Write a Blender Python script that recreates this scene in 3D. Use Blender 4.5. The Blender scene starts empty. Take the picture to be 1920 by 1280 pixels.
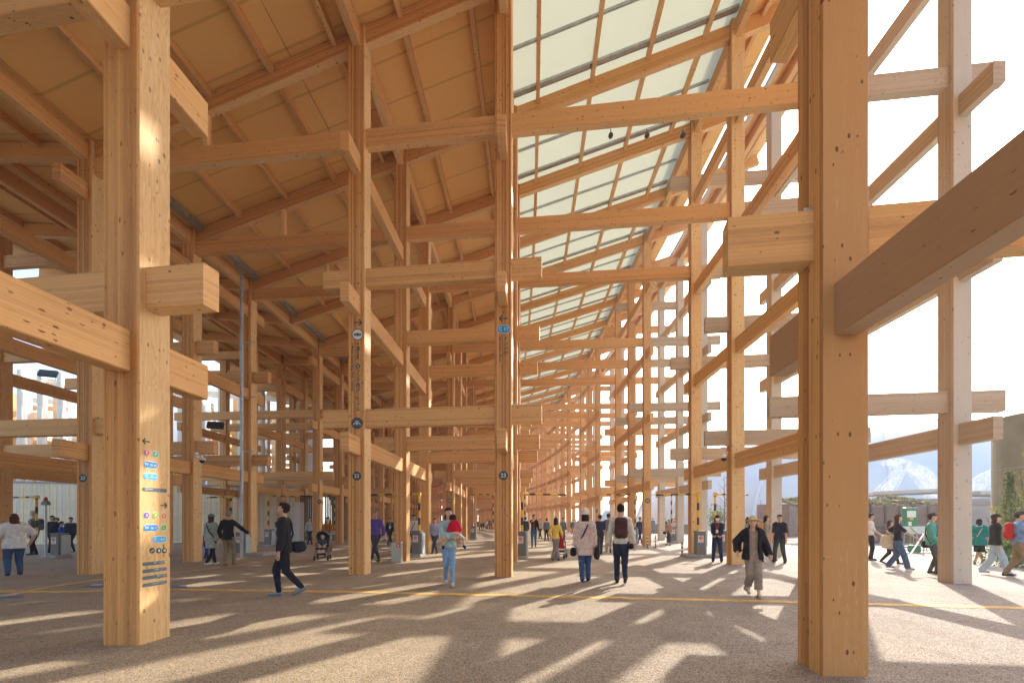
import bpy, math, random
import numpy as np
from mathutils import Vector, Matrix
random.seed(7)
R = math.radians
C = bpy.context.scene.collection
sc = bpy.context.scene
# ------------------------------------------------------------------ camera, sky, sun, exposure
F, CX, HY, CAMH, TH = 847.2, 1020.3, 975.2, 1.399, -0.0467
cd = bpy.data.cameras.new('camera'); cam = bpy.data.objects.new('camera', cd); C.objects.link(cam)
cd.sensor_width = 36; cd.lens = F/1920*36
cd.shift_x = (960-CX)/1920; cd.shift_y = (HY-640)/1920
cd.clip_start = .05; cd.clip_end = 3000
cam.location = (0, 0, CAMH); cam.rotation_euler = (R(90), 0, -TH)
sc.camera = cam
SUN_AZ, SUN_EL = 29.6, 28.2
w = bpy.data.worlds.new('World'); sc.world = w; w.use_nodes = True
nt = w.node_tree
sky = nt.nodes.new('ShaderNodeTexSky'); sky.sky_type = 'NISHITA'; sky.sun_disc = False
sky.sun_elevation = R(SUN_EL); sky.sun_rotation = R(SUN_AZ); sky.air_density = 1.0; sky.dust_density = 2.5; sky.ozone_density = 1.0
bg = nt.nodes['Background']; nt.links.new(sky.outputs[0], bg.inputs[0]); bg.inputs[1].default_value = .15
sd = bpy.data.lights.new('sun', 'SUN'); sun = bpy.data.objects.new('sun', sd); C.objects.link(sun)
sd.energy = 2.6; sd.angle = R(.55); sd.color = (1, .91, .78)
sv = Vector((math.sin(R(SUN_AZ))*math.cos(R(SUN_EL)), math.cos(R(SUN_AZ))*math.cos(R(SUN_EL)), math.sin(R(SUN_EL))))
sun.rotation_euler = sv.to_track_quat('Z', 'Y').to_euler(); sun.location = (30, 60, 60)
sc.view_settings.view_transform = 'Standard'; sc.view_settings.look = 'None'
sc.view_settings.exposure = 1.80; sc.view_settings.gamma = 1
sc.render.engine = 'CYCLES'
sc.cycles.max_bounces = 10; sc.cycles.diffuse_bounces = 8

# ------------------------------------------------------------------ ring geometry (metres)
K, AL, BE = .00248, .03865, .0991
ROW = dict(j=-20.9, k=-16.9, l=-12.82, b=-8.7, a=-4.796, c=-.952, r=2.727, q=6.339, f=9.368)
STN = [-9.2, -2.4, 1.15, 4.632, 11.273, 15.183, 18.705, 25.68, 29.133, 32.626]
STN += [STN[-3]+13.95, STN[-2]+13.95, STN[-1]+13.95]      # further on the columns stand without gaps
while len(STN) < 49: STN += [STN[-1]+(7.0 if len(STN) == 13 else 3.49)]
K2, S0 = .0040, 36.0
def turn(s): return K*min(s, S0)+K2*max(0.0, s-S0)
def arc(a0, k_, s): return -(math.cos(a0)-math.cos(a0+k_*s))/k_, (math.sin(a0+k_*s)-math.sin(a0))/k_
def frame_pt(x0, s):
    x, y = arc(AL, K, min(s, S0))
    if s > S0:
        dx, dy = arc(AL+K*S0, K2, s-S0); x += dx; y += dy
    g = -BE+turn(s)
    return x+x0*math.cos(g), y+x0*math.sin(g)
def sstep(t):
    t = min(1, max(0, t)); return t*t*(3-2*t)
def gz(x):
    return -.112*sstep((-7.2-x)/4.2)
def zroof(x0):
    return float(np.interp(x0, [-24, -12.6, -.95, 6.34, 9.37, 10.6], [13.3, 12.1, 15.35, 17.4, 18.35, 18.7]))
def at(px, d, z=0):      # picture column px at distance d along the view, height z
    dx = (px-CX)*d/F; c, s = math.cos(TH), math.sin(TH)
    return Vector((dx*c+d*s, -dx*s+d*c, z))
def foot(px, py):        # the ground point seen at (px, py)
    z = 0
    for _ in range(6):
        d = (CAMH-z)*F/(py-HY); p = at(px, d); z = gz(p.x)
    return Vector((p.x, p.y, z)), d
def zat(py, d): return CAMH-(py-HY)*d/F

# ------------------------------------------------------------------ materials
def newmat(name):
    m = bpy.data.materials.new(name); m.use_nodes = True
    return m, m.node_tree, m.node_tree.nodes['Principled BSDF']
def N(t, kind, **kw):
    n = t.nodes.new(kind)
    for k_, v_ in kw.items(): setattr(n, k_, v_)
    return n
def mth(t, op, a, b=None, c=None):
    n = t.nodes.new('ShaderNodeMath'); n.operation = op
    for i, v in enumerate((a, b, c)):
        if v is None: continue
        if hasattr(v, 'default_value') or hasattr(v, 'links'): t.links.new(v, n.inputs[i])
        else: n.inputs[i].default_value = v
    return n.outputs[0]
def ramp(t, fac, stops):
    n = t.nodes.new('ShaderNodeValToRGB'); e = n.color_ramp.elements
    while len(e) < len(stops): e.new(.5)
    for el, (p, col) in zip(e, stops):
        el.position = p; el.color = (*col, 1)
    t.links.new(fac, n.inputs[0]); return n.outputs[0]
def mixc(t, fac, a, b, mode='MIX'):
    n = t.nodes.new('ShaderNodeMix'); n.data_type = 'RGBA'; n.blend_type = mode
    for i, v in ((0, fac), (6, a), (7, b)):
        if isinstance(v, (int, float)): n.inputs[i].default_value = v
        elif isinstance(v, tuple): n.inputs[i].default_value = (*v, 1)
        else: t.links.new(v, n.inputs[i])
    return n.outputs[2]
def noise(t, vec, scale, detail=3, rough=.5):
    n = N(t, 'ShaderNodeTexNoise'); n.inputs['Scale'].default_value = scale; n.inputs['Detail'].default_value = detail
    n.inputs['Roughness'].default_value = rough
    if vec is not None: t.links.new(vec, n.inputs['Vector'])
    return n.outputs[0]
def scalev(t, vec, sx, sy, sz):
    n = N(t, 'ShaderNodeVectorMath', operation='MULTIPLY'); t.links.new(vec, n.inputs[0]); n.inputs[1].default_value = (sx, sy, sz)
    return n.outputs[0]

BROAD = .85  # strength of the paler broad faces, partly skylight put into the wood colour
def wood(name, base, dark, lam=.036, grey=0.0, knots=1.0, seams=True, contrast=1.0):
    """glulam softwood: thin laminations, grain, knots. Attribute wc = (along, across, up), wr = random per piece"""
    m, t, b = newmat(name)
    at_ = N(t, 'ShaderNodeAttribute', attribute_name='wc'); ar = N(t, 'ShaderNodeAttribute', attribute_name='wr')
    vec, rnd = at_.outputs['Vector'], ar.outputs['Fac']
    sep = N(t, 'ShaderNodeSeparateXYZ'); t.links.new(vec, sep.inputs[0])
    L, U, V = sep.outputs
    off = mth(t, 'MULTIPLY', rnd, 31.7)
    lv = mth(t, 'DIVIDE', V, lam); lid = mth(t, 'FLOOR', lv)
    seg = mth(t, 'FLOOR', mth(t, 'ADD', mth(t, 'DIVIDE', L, 2.3), mth(t, 'MULTIPLY', mth(t, 'SINE', mth(t, 'MULTIPLY', lid, 12.9)), 5)))
    cmb = N(t, 'ShaderNodeCombineXYZ'); t.links.new(lid, cmb.inputs[0]); t.links.new(off, cmb.inputs[1]); t.links.new(seg, cmb.inputs[2])
    wn = N(t, 'ShaderNodeTexWhiteNoise', noise_dimensions='3D'); t.links.new(cmb.outputs[0], wn.inputs[0])
    shift = N(t, 'ShaderNodeCombineXYZ'); t.links.new(off, shift.inputs[0]); t.links.new(mth(t, 'MULTIPLY', wn.outputs[0], 9), shift.inputs[1]); t.links.new(off, shift.inputs[2])
    add = N(t, 'ShaderNodeVectorMath', operation='ADD'); t.links.new(vec, add.inputs[0]); t.links.new(shift.outputs[0], add.inputs[1])
    p = add.outputs[0]
    grain = noise(t, scalev(t, p, 1.1, 26, 26), 1.0, 5, .6)
    fine = noise(t, scalev(t, p, 5, 130, 130), 1.0, 3, .6)
    cath = noise(t, scalev(t, p, .55, 9, 9), 1.0, 2, .4)
    rings = mth(t, 'ABSOLUTE', mth(t, 'SINE', mth(t, 'MULTIPLY', cath, 75)))
    v = mth(t, 'ADD', mth(t, 'MULTIPLY', grain, .9*contrast), mth(t, 'MULTIPLY', fine, .45))
    v = mth(t, 'ADD', v, mth(t, 'MULTIPLY', rings, .10))
    cm2 = N(t, 'ShaderNodeCombineXYZ'); t.links.new(lid, cm2.inputs[0]); t.links.new(off, cm2.inputs[1])
    w2 = N(t, 'ShaderNodeTexWhiteNoise', noise_dimensions='3D'); t.links.new(cm2.outputs[0], w2.inputs[0])
    v = mth(t, 'ADD', v, mth(t, 'MULTIPLY', wn.outputs[0], .16*contrast))
    v = mth(t, 'ADD', v, mth(t, 'MULTIPLY', w2.outputs[0], .74*contrast))
    v = mth(t, 'ADD', v, mth(t, 'MULTIPLY', rnd, .26))
    col = ramp(t, mth(t, 'MULTIPLY', mth(t, 'SUBTRACT', v, .54), .85), [(0, tuple(c*1.12 for c in base)), (.5, base), (1, dark)])
    wbn = N(t, 'ShaderNodeAttribute', attribute_name='wb').outputs['Fac']
    bc = ramp(t, mth(t, 'MULTIPLY', mth(t, 'SUBTRACT', mth(t, 'ADD', v, mth(t, 'MULTIPLY', rings, .34)), .52), .85), [(0, tuple(min(.9, c*k_) for c, k_ in zip(base, (1.26, 1.88, 3.1)))), (.5, tuple(c*k_ for c, k_ in zip(base, (1.15, 1.58, 2.35)))), (1, tuple(c*k_ for c, k_ in zip(dark, (1.6, 2.2, 3.2))))])
    col = mixc(t, mth(t, 'MULTIPLY', wbn, BROAD), col, bc)  # broad faces coloured paler and yellower, partly imitating skylight from the open side
    # slow pink / amber drift between boards
    tint = noise(t, scalev(t, p, .35, 3, 3), 1.0, 2)
    col = mixc(t, mth(t, 'MULTIPLY', tint, .55), col, mixc(t, 1.0, col, (1.06, .90, .84), 'MULTIPLY'))
    # knots
    vo = N(t, 'ShaderNodeTexVoronoi'); vo.inputs['Scale'].default_value = 1; t.links.new(scalev(t, p, 8.2, 15.5, 15.5), vo.inputs['Vector'])
    sepc = N(t, 'ShaderNodeSeparateColor'); t.links.new(vo.outputs['Color'], sepc.inputs[0])
    thr = mth(t, 'MULTIPLY', mth(t, 'SUBTRACT', mth(t, 'POWER', sepc.outputs[0], 1.6), .38), .42*knots)
    kn = N(t, 'ShaderNodeMapRange', interpolation_type='SMOOTHSTEP'); t.links.new(mth(t, 'SUBTRACT', thr, vo.outputs['Distance']), kn.inputs[0])
    kn.inputs[1].default_value = -.03; kn.inputs[2].default_value = .02
    halo = N(t, 'ShaderNodeMapRange', interpolation_type='SMOOTHSTEP'); t.links.new(mth(t, 'SUBTRACT', thr, vo.outputs['Distance']), halo.inputs[0])
    halo.inputs[1].default_value = -.07; halo.inputs[2].default_value = .02
    col = mixc(t, mth(t, 'MULTIPLY', halo.outputs[0], .35), col, tuple(c*.8 for c in dark))
    col = mixc(t, mth(t, 'MULTIPLY', kn.outputs[0], .9), col, tuple(c*v_ for c, v_ in zip(dark, (.30, .26, .24))))
    if seams:
        fr = mth(t, 'FRACT', lv); e = mth(t, 'LESS_THAN', mth(t, 'ABSOLUTE', mth(t, 'SUBTRACT', fr, .5)), .47)
        col = mixc(t, mth(t, 'MULTIPLY', mth(t, 'SUBTRACT', 1, e), .35), col, tuple(c*.6 for c in dark))
    if grey:
        gn = noise(t, scalev(t, p, .6, 2.5, 2.5), 1.0, 3)
        col = mixc(t, mth(t, 'MULTIPLY', gn, grey*1.8), col, (.45, .42, .36))
    t.links.new(col, b.inputs['Base Color']); b.inputs['Roughness'].default_value = .62
    b.inputs['Specular IOR Level'].default_value = .3
    bu = N(t, 'ShaderNodeBump'); bu.inputs['Strength'].default_value = .12; bu.inputs['Distance'].default_value = .004
    t.links.new(grain, bu.inputs['Height']); t.links.new(bu.outputs[0], b.inputs['Normal'])
    return m
WOOD = wood('glulam_cedar', (.65, .350, .118), (.34, .138, .036))
WOODB = wood('glulam_beam', (.65, .370, .138), (.38, .165, .050), contrast=.75)
WOODG = wood('glulam_weathered', (.50, .37, .225), (.36, .235, .125), grey=.42)
WOODD = wood('rough_sawn_brown', (.40, .235, .115), (.25, .125, .05), contrast=.5, seams=False, knots=.6)
DECK = wood('deck_plywood', (.76, .53, .215), (.56, .35, .12), lam=1.22, knots=.35, seams=True, contrast=.45)

def plain(name, col, rough=.6, metal=0, nscale=None, namp=.15, bump=0, spec=.4):
    m, t, b = newmat(name)
    b.inputs['Base Color'].default_value = (*col, 1); b.inputs['Roughness'].default_value = rough
    b.inputs['Metallic'].default_value = metal; b.inputs['Specular IOR Level'].default_value = spec
    if nscale:
        tc = N(t, 'ShaderNodeTexCoord')
        n = noise(t, tc.outputs['Object'], nscale, 4)
        c = ramp(t, n, [(.3, tuple(x*(1-namp) for x in col)), (.7, tuple(min(1, x*(1+namp)) for x in col))])
        t.links.new(c, b.inputs['Base Color'])
        if bump:
            bu = N(t, 'ShaderNodeBump'); bu.inputs['Strength'].default_value = bump; bu.inputs['Distance'].default_value = .01
            t.links.new(n, bu.inputs['Height']); t.links.new(bu.outputs[0], b.inputs['Normal'])
    return m
_mc = {}
def fabric(col, kind='plain'):
    key = (tuple(round(c, 3) for c in col), kind)
    if key in _mc: return _mc[key]
    m, t, b = newmat('fabric_'+kind)
    tc = N(t, 'ShaderNodeTexCoord'); o = tc.outputs['Object']
    n = noise(t, o, 14, 4, .6)
    c = ramp(t, n, [(.25, tuple(x*.72 for x in col)), (.75, tuple(min(1, x*1.22) for x in col))])
    if kind == 'stripe':
        s = N(t, 'ShaderNodeSeparateXYZ'); t.links.new(o, s.inputs[0])
        k_ = mth(t, 'GREATER_THAN', mth(t, 'FRACT', mth(t, 'MULTIPLY', s.outputs[2], 26)), .5)
        c = mixc(t, k_, c, (.03, .03, .035))
    if kind == 'print':
        vo = N(t, 'ShaderNodeTexVoronoi'); vo.inputs['Scale'].default_value = 34; t.links.new(o, vo.inputs['Vector'])
        k_ = mth(t, 'LESS_THAN', vo.outputs['Distance'], .33)
        c = mixc(t, k_, c, tuple(x*.18 for x in col))
    if kind == 'denim':
        n2 = noise(t, o, 5, 3)
        c = mixc(t, mth(t, 'MULTIPLY', n2, .5), c, tuple(min(1, x*1.9) for x in col))
    t.links.new(c, b.inputs['Base Color']); b.inputs['Roughness'].default_value = .85; b.inputs['Specular IOR Level'].default_value = .2
    bu = N(t, 'ShaderNodeBump'); bu.inputs['Strength'].default_value = .5; bu.inputs['Distance'].default_value = .02
    t.links.new(noise(t, o, 9, 3), bu.inputs['Height']); t.links.new(bu.outputs[0], b.inputs['Normal'])
    _mc[key] = m; return m
SLOTM = None; SKIN = plain('skin', (.52, .30, .20), .55, nscale=8, namp=.06); 
STEEL = plain('galvanised_steel', (.42, .44, .45), .42, .75, 6, .15)
CABG = plain('painted_steel_grey', (.165, .160, .148), .5, .1, 3, .08)
CABL = plain('painted_steel_pale', (.40, .47, .50), .45, .1, 3, .06)
KERB = plain('concrete_plinth', (.34, .33, .30), .85, 0, 12, .15, .3)
RED = plain('red_paint', (.62, .035, .03), .4); BLACK = plain('black_rubber', (.022, .022, .024), .6, 0, 8, .2)
WHITE = plain('white_plastic', (.72, .73, .72), .4, 0, 5, .05); INK = plain('charcoal_vinyl', (.055, .06, .065), .5)
DARKB = plain('sign_slate', (.10, .13, .145), .5)

# ground: exposed aggregate
def ground_mat():
    m, t, b = newmat('exposed_aggregate')
    g = N(t, 'ShaderNodeNewGeometry'); p = g.outputs['Position']
    sep = N(t, 'ShaderNodeSeparateXYZ'); t.links.new(p, sep.inputs[0])
    vo = N(t, 'ShaderNodeTexVoronoi'); vo.inputs['Scale'].default_value = 105; t.links.new(p, vo.inputs['Vector'])
    sc_ = N(t, 'ShaderNodeSeparateColor'); t.links.new(vo.outputs['Color'], sc_.inputs[0])
    warm = ramp(t, sc_.outputs[0], [(0, (0.188, 0.138, 0.085)), (.35, (0.384, 0.305, 0.210)), (.7, (0.496, 0.407, 0.289)), (1, (.60, .52, .39))])
    cool = ramp(t, sc_.outputs[0], [(0, (.13, .115, .10)), (.35, (0.372, 0.330, 0.294)), (.7, (0.494, 0.448, 0.408)), (1, (.66, .62, .58))])
    k_ = N(t, 'ShaderNodeMapRange'); t.links.new(sep.outputs[0], k_.inputs[0]); k_.inputs[1].default_value = -2; k_.inputs[2].default_value = 5
    col = mixc(t, k_.outputs[0], warm, cool)
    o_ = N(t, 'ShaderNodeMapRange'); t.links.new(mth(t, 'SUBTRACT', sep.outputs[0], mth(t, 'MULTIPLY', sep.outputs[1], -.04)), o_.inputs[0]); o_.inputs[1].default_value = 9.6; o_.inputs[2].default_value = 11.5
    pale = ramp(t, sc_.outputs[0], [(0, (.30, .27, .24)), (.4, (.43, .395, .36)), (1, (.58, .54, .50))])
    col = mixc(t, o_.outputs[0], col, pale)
    big = noise(t, p, .55, 4, .6)
    col = mixc(t, 1.0, col, ramp(t, big, [(.28, (.80, .78, .76)), (.72, (1.10, 1.09, 1.07))]), 'MULTIPLY')
    st = noise(t, p, 2.7, 5, .65)
    col = mixc(t, 1.0, col, ramp(t, st, [(.30, (.82, .80, .78)), (.5, (1, 1, 1))]), 'MULTIPLY')
    gap = ramp(t, vo.outputs['Distance'], [(.35, (1, 1, 1)), (.75, (.62, .6, .58))])
    col = mixc(t, 1.0, col, gap, 'MULTIPLY')
    t.links.new(col, b.inputs['Base Color']); b.inputs['Roughness'].default_value = .9; b.inputs['Specular IOR Level'].default_value = .25
    bu = N(t, 'ShaderNodeBump'); bu.inputs['Strength'].default_value = .6; bu.inputs['Distance'].default_value = .006; bu.invert = True
    t.links.new(vo.outputs['Distance'], bu.inputs['Height']); t.links.new(bu.outputs[0], b.inputs['Normal'])
    return m
GROUND = ground_mat()

# ------------------------------------------------------------------ mesh helpers
class MB:
    def __init__(s): s.v = []; s.f = []; s.wc = []; s.wr = []; s.wb = []; s.n = 0
    def add(s, v, f, wc=None, wr=0, wb=None):
        s.wb += list(wb) if wb is not None else [0]*len(f)
        v = np.asarray(v, float); s.f += [tuple(i+s.n for i in q) for q in f]; s.v.append(v)
        s.wc.append(v if wc is None else np.asarray(wc, float)); s.wr.append(np.full(len(v), wr)); s.n += len(v)
    def merge(s, o): s.add(np.concatenate(o.v), o.f, np.concatenate(o.wc), 0, o.wb); s.wr[-1] = np.concatenate(o.wr)
    def beam(s, p0, p1, w_, h_, bev=0, vaxis='up', wr=None, up=None):
        p0, p1 = Vector(p0), Vector(p1); L = (p1-p0).length; d = (p1-p0)/L
        if up is None: up = Vector((0, 0, 1)) if abs(d.z) < .9 else Vector((0, 1, 0))
        u = d.cross(up).normalized(); v = u.cross(d)
        if wr is None: wr = random.random()
        B = bev; hw, hh = w_/2, h_/2; P = []; 
        if B <= 0:
            for l in (0, L):
                for a, b_ in ((-hw, -hh), (hw, -hh), (hw, hh), (-hw, hh)): P.append((l, a, b_))
            f = [(0, 1, 2, 3), (7, 6, 5, 4), (0, 4, 5, 1), (1, 5, 6, 2), (2, 6, 7, 3), (3, 7, 4, 0)]
        else:
            # chamfer along the four long edges: octagonal prism
            ring = [(-hw+B, -hh), (hw-B, -hh), (hw, -hh+B), (hw, hh-B), (hw-B, hh), (-hw+B, hh), (-hw, hh-B), (-hw, -hh+B)]
            for l in (0, L):
                for a, b_ in ring: P.append((l, a, b_))
            f = [tuple(range(8)), tuple(range(15, 7, -1))]+[(i, i+8, (i+1) % 8+8, (i+1) % 8) for i in range(8)]
        P = np.array(P); W = np.array(p0)+P[:, :1]*np.array(d)+P[:, 1:2]*np.array(u)+P[:, 2:3]*np.array(v)
        wc = P.copy()
        if vaxis == 'u': wc = P[:, [0, 2, 1]]
        wc = wc+np.array([wr*40, 0, 0])
        if B <= 0: wb = [0, 0, 1, 0, 1, 0] if vaxis == 'up' else [0, 0, 0, 1, 0, 1]
        else: wb = [0, 0, 1, 0, 0, 0, 1, 0, 0, 0] if vaxis == 'up' else [0, 0, 0, 0, 1, 0, 0, 0, 1, 0]
        s.add(W, [q[::-1] for q in f], wc, wr, wb)
    def box(s, c, d, rz=0, wr=0):
        x, y, z = d[0]/2, d[1]/2, d[2]/2
        P = np.array([(a, b_, e) for e in (-z, z) for a, b_ in ((-x, -y), (x, -y), (x, y), (-x, y))])
        co, si = math.cos(rz), math.sin(rz)
        W = np.stack([P[:, 0]*co-P[:, 1]*si+c[0], P[:, 0]*si+P[:, 1]*co+c[1], P[:, 2]+c[2]], 1)
        s.add(W, [(3, 2, 1, 0), (4, 5, 6, 7), (0, 1, 5, 4), (1, 2, 6, 5), (2, 3, 7, 6), (3, 0, 4, 7)], P[:, [2, 0, 1]], wr)
    def rbox(s, c, d, r=.02, rz=0):   # box with rounded vertical and horizontal edges (superellipse rings)
        x, y, z = d[0]/2, d[1]/2, d[2]/2; r = min(r, x*.9, y*.9, z*.9); P = []; n = 16
        def ring(ins, zz):
            out = []
            for i in range(n):
                a = 2*math.pi*(i+.5)/n; q = int(i//(n/4)); sx = 1 if q in (0, 3) else -1; sy = 1 if q in (0, 1) else -1
                out.append((sx*(x-r)+(r-ins)*math.cos(a), sy*(y-r)+(r-ins)*math.sin(a), zz))
            return out
        lv = [(r, -z), (r*.3, -z+r*.3), (0, -z+r), (0, z-r), (r*.3, z-r*.3), (r, z)]
        for ins, zz in lv: P += ring(min(ins, r*.98), zz)
        P = np.array(P); co, si = math.cos(rz), math.sin(rz)
        W = np.stack([P[:, 0]*co-P[:, 1]*si+c[0], P[:, 0]*si+P[:, 1]*co+c[1], P[:, 2]+c[2]], 1)
        f = [tuple(range(n-1, -1, -1)), tuple(range(5*n, 6*n))]
        for k_ in range(5): f += [(k_*n+i, k_*n+(i+1) % n, (k_+1)*n+(i+1) % n, (k_+1)*n+i) for i in range(n)]
        s.add(W, f, P[:, [2, 0, 1]])
    def tube(s, pts, rad, n=8, cap=True):
        pts = [Vector(p) for p in pts]; P = []; wc = []; acc = 0
        rad = rad if isinstance(rad, (list, tuple)) else [rad]*len(pts)
        pu = None
        for i, p in enumerate(pts):
            d = (pts[min(i+1, len(pts)-1)]-pts[max(i-1, 0)]).normalized()
            if pu is None: pu = d.orthogonal().normalized()
            u = (pu-d*pu.dot(d)).normalized(); pu = u; v = d.cross(u)
            if i: acc += (p-pts[i-1]).length
            for k_ in range(n):
                a = 2*math.pi*k_/n; P.append(p+(u*math.cos(a)+v*math.sin(a))*rad[i]); wc.append((acc, a, 0))
        f = []
        for i in range(len(pts)-1): f += [(i*n+k_, i*n+(k_+1) % n, (i+1)*n+(k_+1) % n, (i+1)*n+k_) for k_ in range(n)]
        if cap: f += [tuple(range(n-1, -1, -1)), tuple(range((len(pts)-1)*n, len(pts)*n))]
        s.add([tuple(p) for p in P], f, wc)
    def build(s, name, mat, parent=None, smooth=False, loc=None, rz=None):
        me = bpy.data.meshes.new(name); V = np.concatenate(s.v)
        me.from_pydata(V.tolist(), [], s.f)
        a = me.attributes.new('wc', 'FLOAT_VECTOR', 'POINT'); a.data.foreach_set('vector', np.concatenate(s.wc).ravel())
        a = me.attributes.new('wr', 'FLOAT', 'POINT'); a.data.foreach_set('value', np.concatenate(s.wr))
        a = me.attributes.new('wb', 'FLOAT', 'FACE'); a.data.foreach_set('value', s.wb)
        me.materials.append(mat)
        if smooth:
            me.polygons.foreach_set('use_smooth', [True]*len(me.polygons))
        o = bpy.data.objects.new(name, me); C.objects.link(o)
        if parent: o.parent = parent
        if loc is not None: o.location = loc
        if rz is not None: o.rotation_euler[2] = rz
        return o
def empty(name, loc=(0, 0, 0), rz=0):
    o = bpy.data.objects.new(name, None); C.objects.link(o); o.location = loc; o.rotation_euler[2] = rz; o.empty_display_size = .2
    return o
def tag(o, label=None, cat=None, group=None, kind=None):
    if label: o['label'] = label
    if cat: o['category'] = cat
    if group: o['group'] = group
    if kind: o['kind'] = kind
    return o
def copy_tree(o, parent=None):
    c = o.copy(); C.objects.link(c)
    if parent: c.parent = parent
    for ch in list(o.children): copy_tree(ch, c)
    return c
def text_mesh(txt, size, align='CENTER', bold=0):
    cu = bpy.data.curves.new('lettering', 'FONT'); cu.body = txt; cu.size = size; cu.align_x = align; cu.align_y = 'CENTER'; cu.offset = bold
    cu.resolution_u = 3
    o = bpy.data.objects.new('lettering', cu); C.objects.link(o)
    dg = bpy.context.evaluated_depsgraph_get(); me = bpy.data.meshes.new_from_object(o.evaluated_get(dg))
    bpy.data.objects.remove(o); bpy.data.curves.remove(cu)
    return me
def put_text(txt, size, M, mat, parent, align='CENTER', bold=0, name='lettering'):
    me = text_mesh(txt, size, align, bold)
    me.materials.clear(); me.materials.append(mat); me.name = name
    me.transform(M)
    o = bpy.data.objects.new(name, me); C.objects.link(o); o.parent = parent; return o

# ------------------------------------------------------------------ ground and marks
def build_ground():
    xs = sorted(set([-900, -300, -120, -60, -30, -20, -14]+[x*.7-13 for x in range(11)]+[-4, 0, 5, 10, 20, 40, 100, 300, 900]))
    ys = [-200, -40, -10, 0, 5, 10, 20, 30, 60, 120, 300, 1500]
    V = [(x, y, gz(x)) for y in ys for x in xs]; n = len(xs)
    f = [(j*n+i, j*n+i+1, (j+1)*n+i+1, (j+1)*n+i) for j in range(len(ys)-1) for i in range(n-1)]
    m = MB(); m.add(V, f); tag(m.build('ground', GROUND), kind='structure')
build_ground()
YEL = plain('worn_yellow_paint', (.60, .38, .10), .8, 0, 5, .3)
def stripe(name, pts, wd, mat, lift=.005):
    P = [foot(*p)[0] for p in pts]; V = []; f = []
    fine = []
    for a, b_ in zip(P[:-1], P[1:]):
        for i in range(8): fine.append(a.lerp(b_, i/8))
    fine.append(P[-1])
    for i, p in enumerate(fine):
        d = (fine[min(i+1, len(fine)-1)]-fine[max(i-1, 0)]); d.z = 0; d.normalize(); n_ = Vector((-d.y, d.x, 0))
        for s_ in (-.5, .5):
            q = p+n_*wd*s_; V.append((q.x, q.y, gz(q.x)+lift))
        if i: f.append((2*i-2, 2*i, 2*i+1, 2*i-1))
    m = MB(); m.add(V, f); return tag(m.build(name, mat), kind='structure')
stripe('yellow_line', [(-80, 1106), (330, 1105), (700, 1110), (1000, 1117), (1490, 1128), (1930, 1140), (2300, 1150)], .24, YEL)
stripe('yellow_branch_line', [(-60, 1128), (0, 1119), (90, 1101), (190, 1086), (330, 1074), (470, 1056), (600, 1046)], .20, YEL, .009)
BLUEM = plain('floor_vinyl_blue', (.10, .15, .30), .7, 0, 30, .6); 
def quad(name, pts, mat, lift=.006, **kw):
    P = [foot(*p)[0] for p in pts]; m = MB(); m.add([(p.x, p.y, gz(p.x)+lift) for p in P], [tuple(range(len(P)))])
    return tag(m.build(name, mat), kind='structure')
quad('floor_arrow_marking', [(152, 1101), (192, 1100), (192, 1093), (166, 1096)], BLUEM, .012)
quad('floor_arrow_marking', [(322, 1100), (352, 1101), (348, 1098), (324, 1097)], BLUEM, .012)
quad('floor_arrow_marking', [(-10, 1124), (45, 1118), (38, 1115), (-10, 1119)], BLUEM, .012)
WM = plain('floor_vinyl_white', (.6, .62, .64), .7, 0, 30, .2)
quad('floor_arrow_marking', [(168, 1098), (192, 1097.5), (192, 1095.5), (176, 1096)], WM, .016)

# ------------------------------------------------------------------ the timber ring
ring = empty('timber_pavilion', (0, 0, 0))
tag(ring, 'huge curving timber pavilion with laminated columns, crossing beams and a sloping roof', 'pavilion')
LAT = [4.28, 7.92, 11.54, 15.14]      # tops of the beams across
LON = [3.53, 7.15, 10.77, 14.39]      # tops of the beams along
BH, BW, CW = .47, .21, .42
parts = {}     # name -> list of (size in picture, MB, material)
def seen(p):
    c, s = math.cos(TH), math.sin(TH); return max(.3, p[0]*s+p[1]*c), CX+F*(p[0]*c-p[1]*s)/max(.3, p[0]*s+p[1]*c)
def reg(name, mb, mat, p, bonus=0):
    d, px = seen(p)
    if p[0]*math.sin(TH)+p[1]*math.cos(TH) < -.5: sc_ = -d-abs(p[1])
    else:
        sc_ = 1/d+bonus
        if px < -300 or px > 2200: sc_ -= .5
    parts.setdefault(name, []).append((sc_, mb, mat))
def pos(r_, s_): 
    x, y = frame_pt(ROW[r_], s_); return Vector((x, y, 0))
def rows_of(gi):
    return ('j', 'b', 'a', 'r', 'q', 'f') if gi == 0 else ('j', 'k', 'l', 'a', 'c', 'q', 'f')
groups = [STN[1:4]]+[STN[i:i+3] for i in range(4, 13, 3)]+[STN[i:i+4] for i in range(13, len(STN), 4)]
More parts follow.
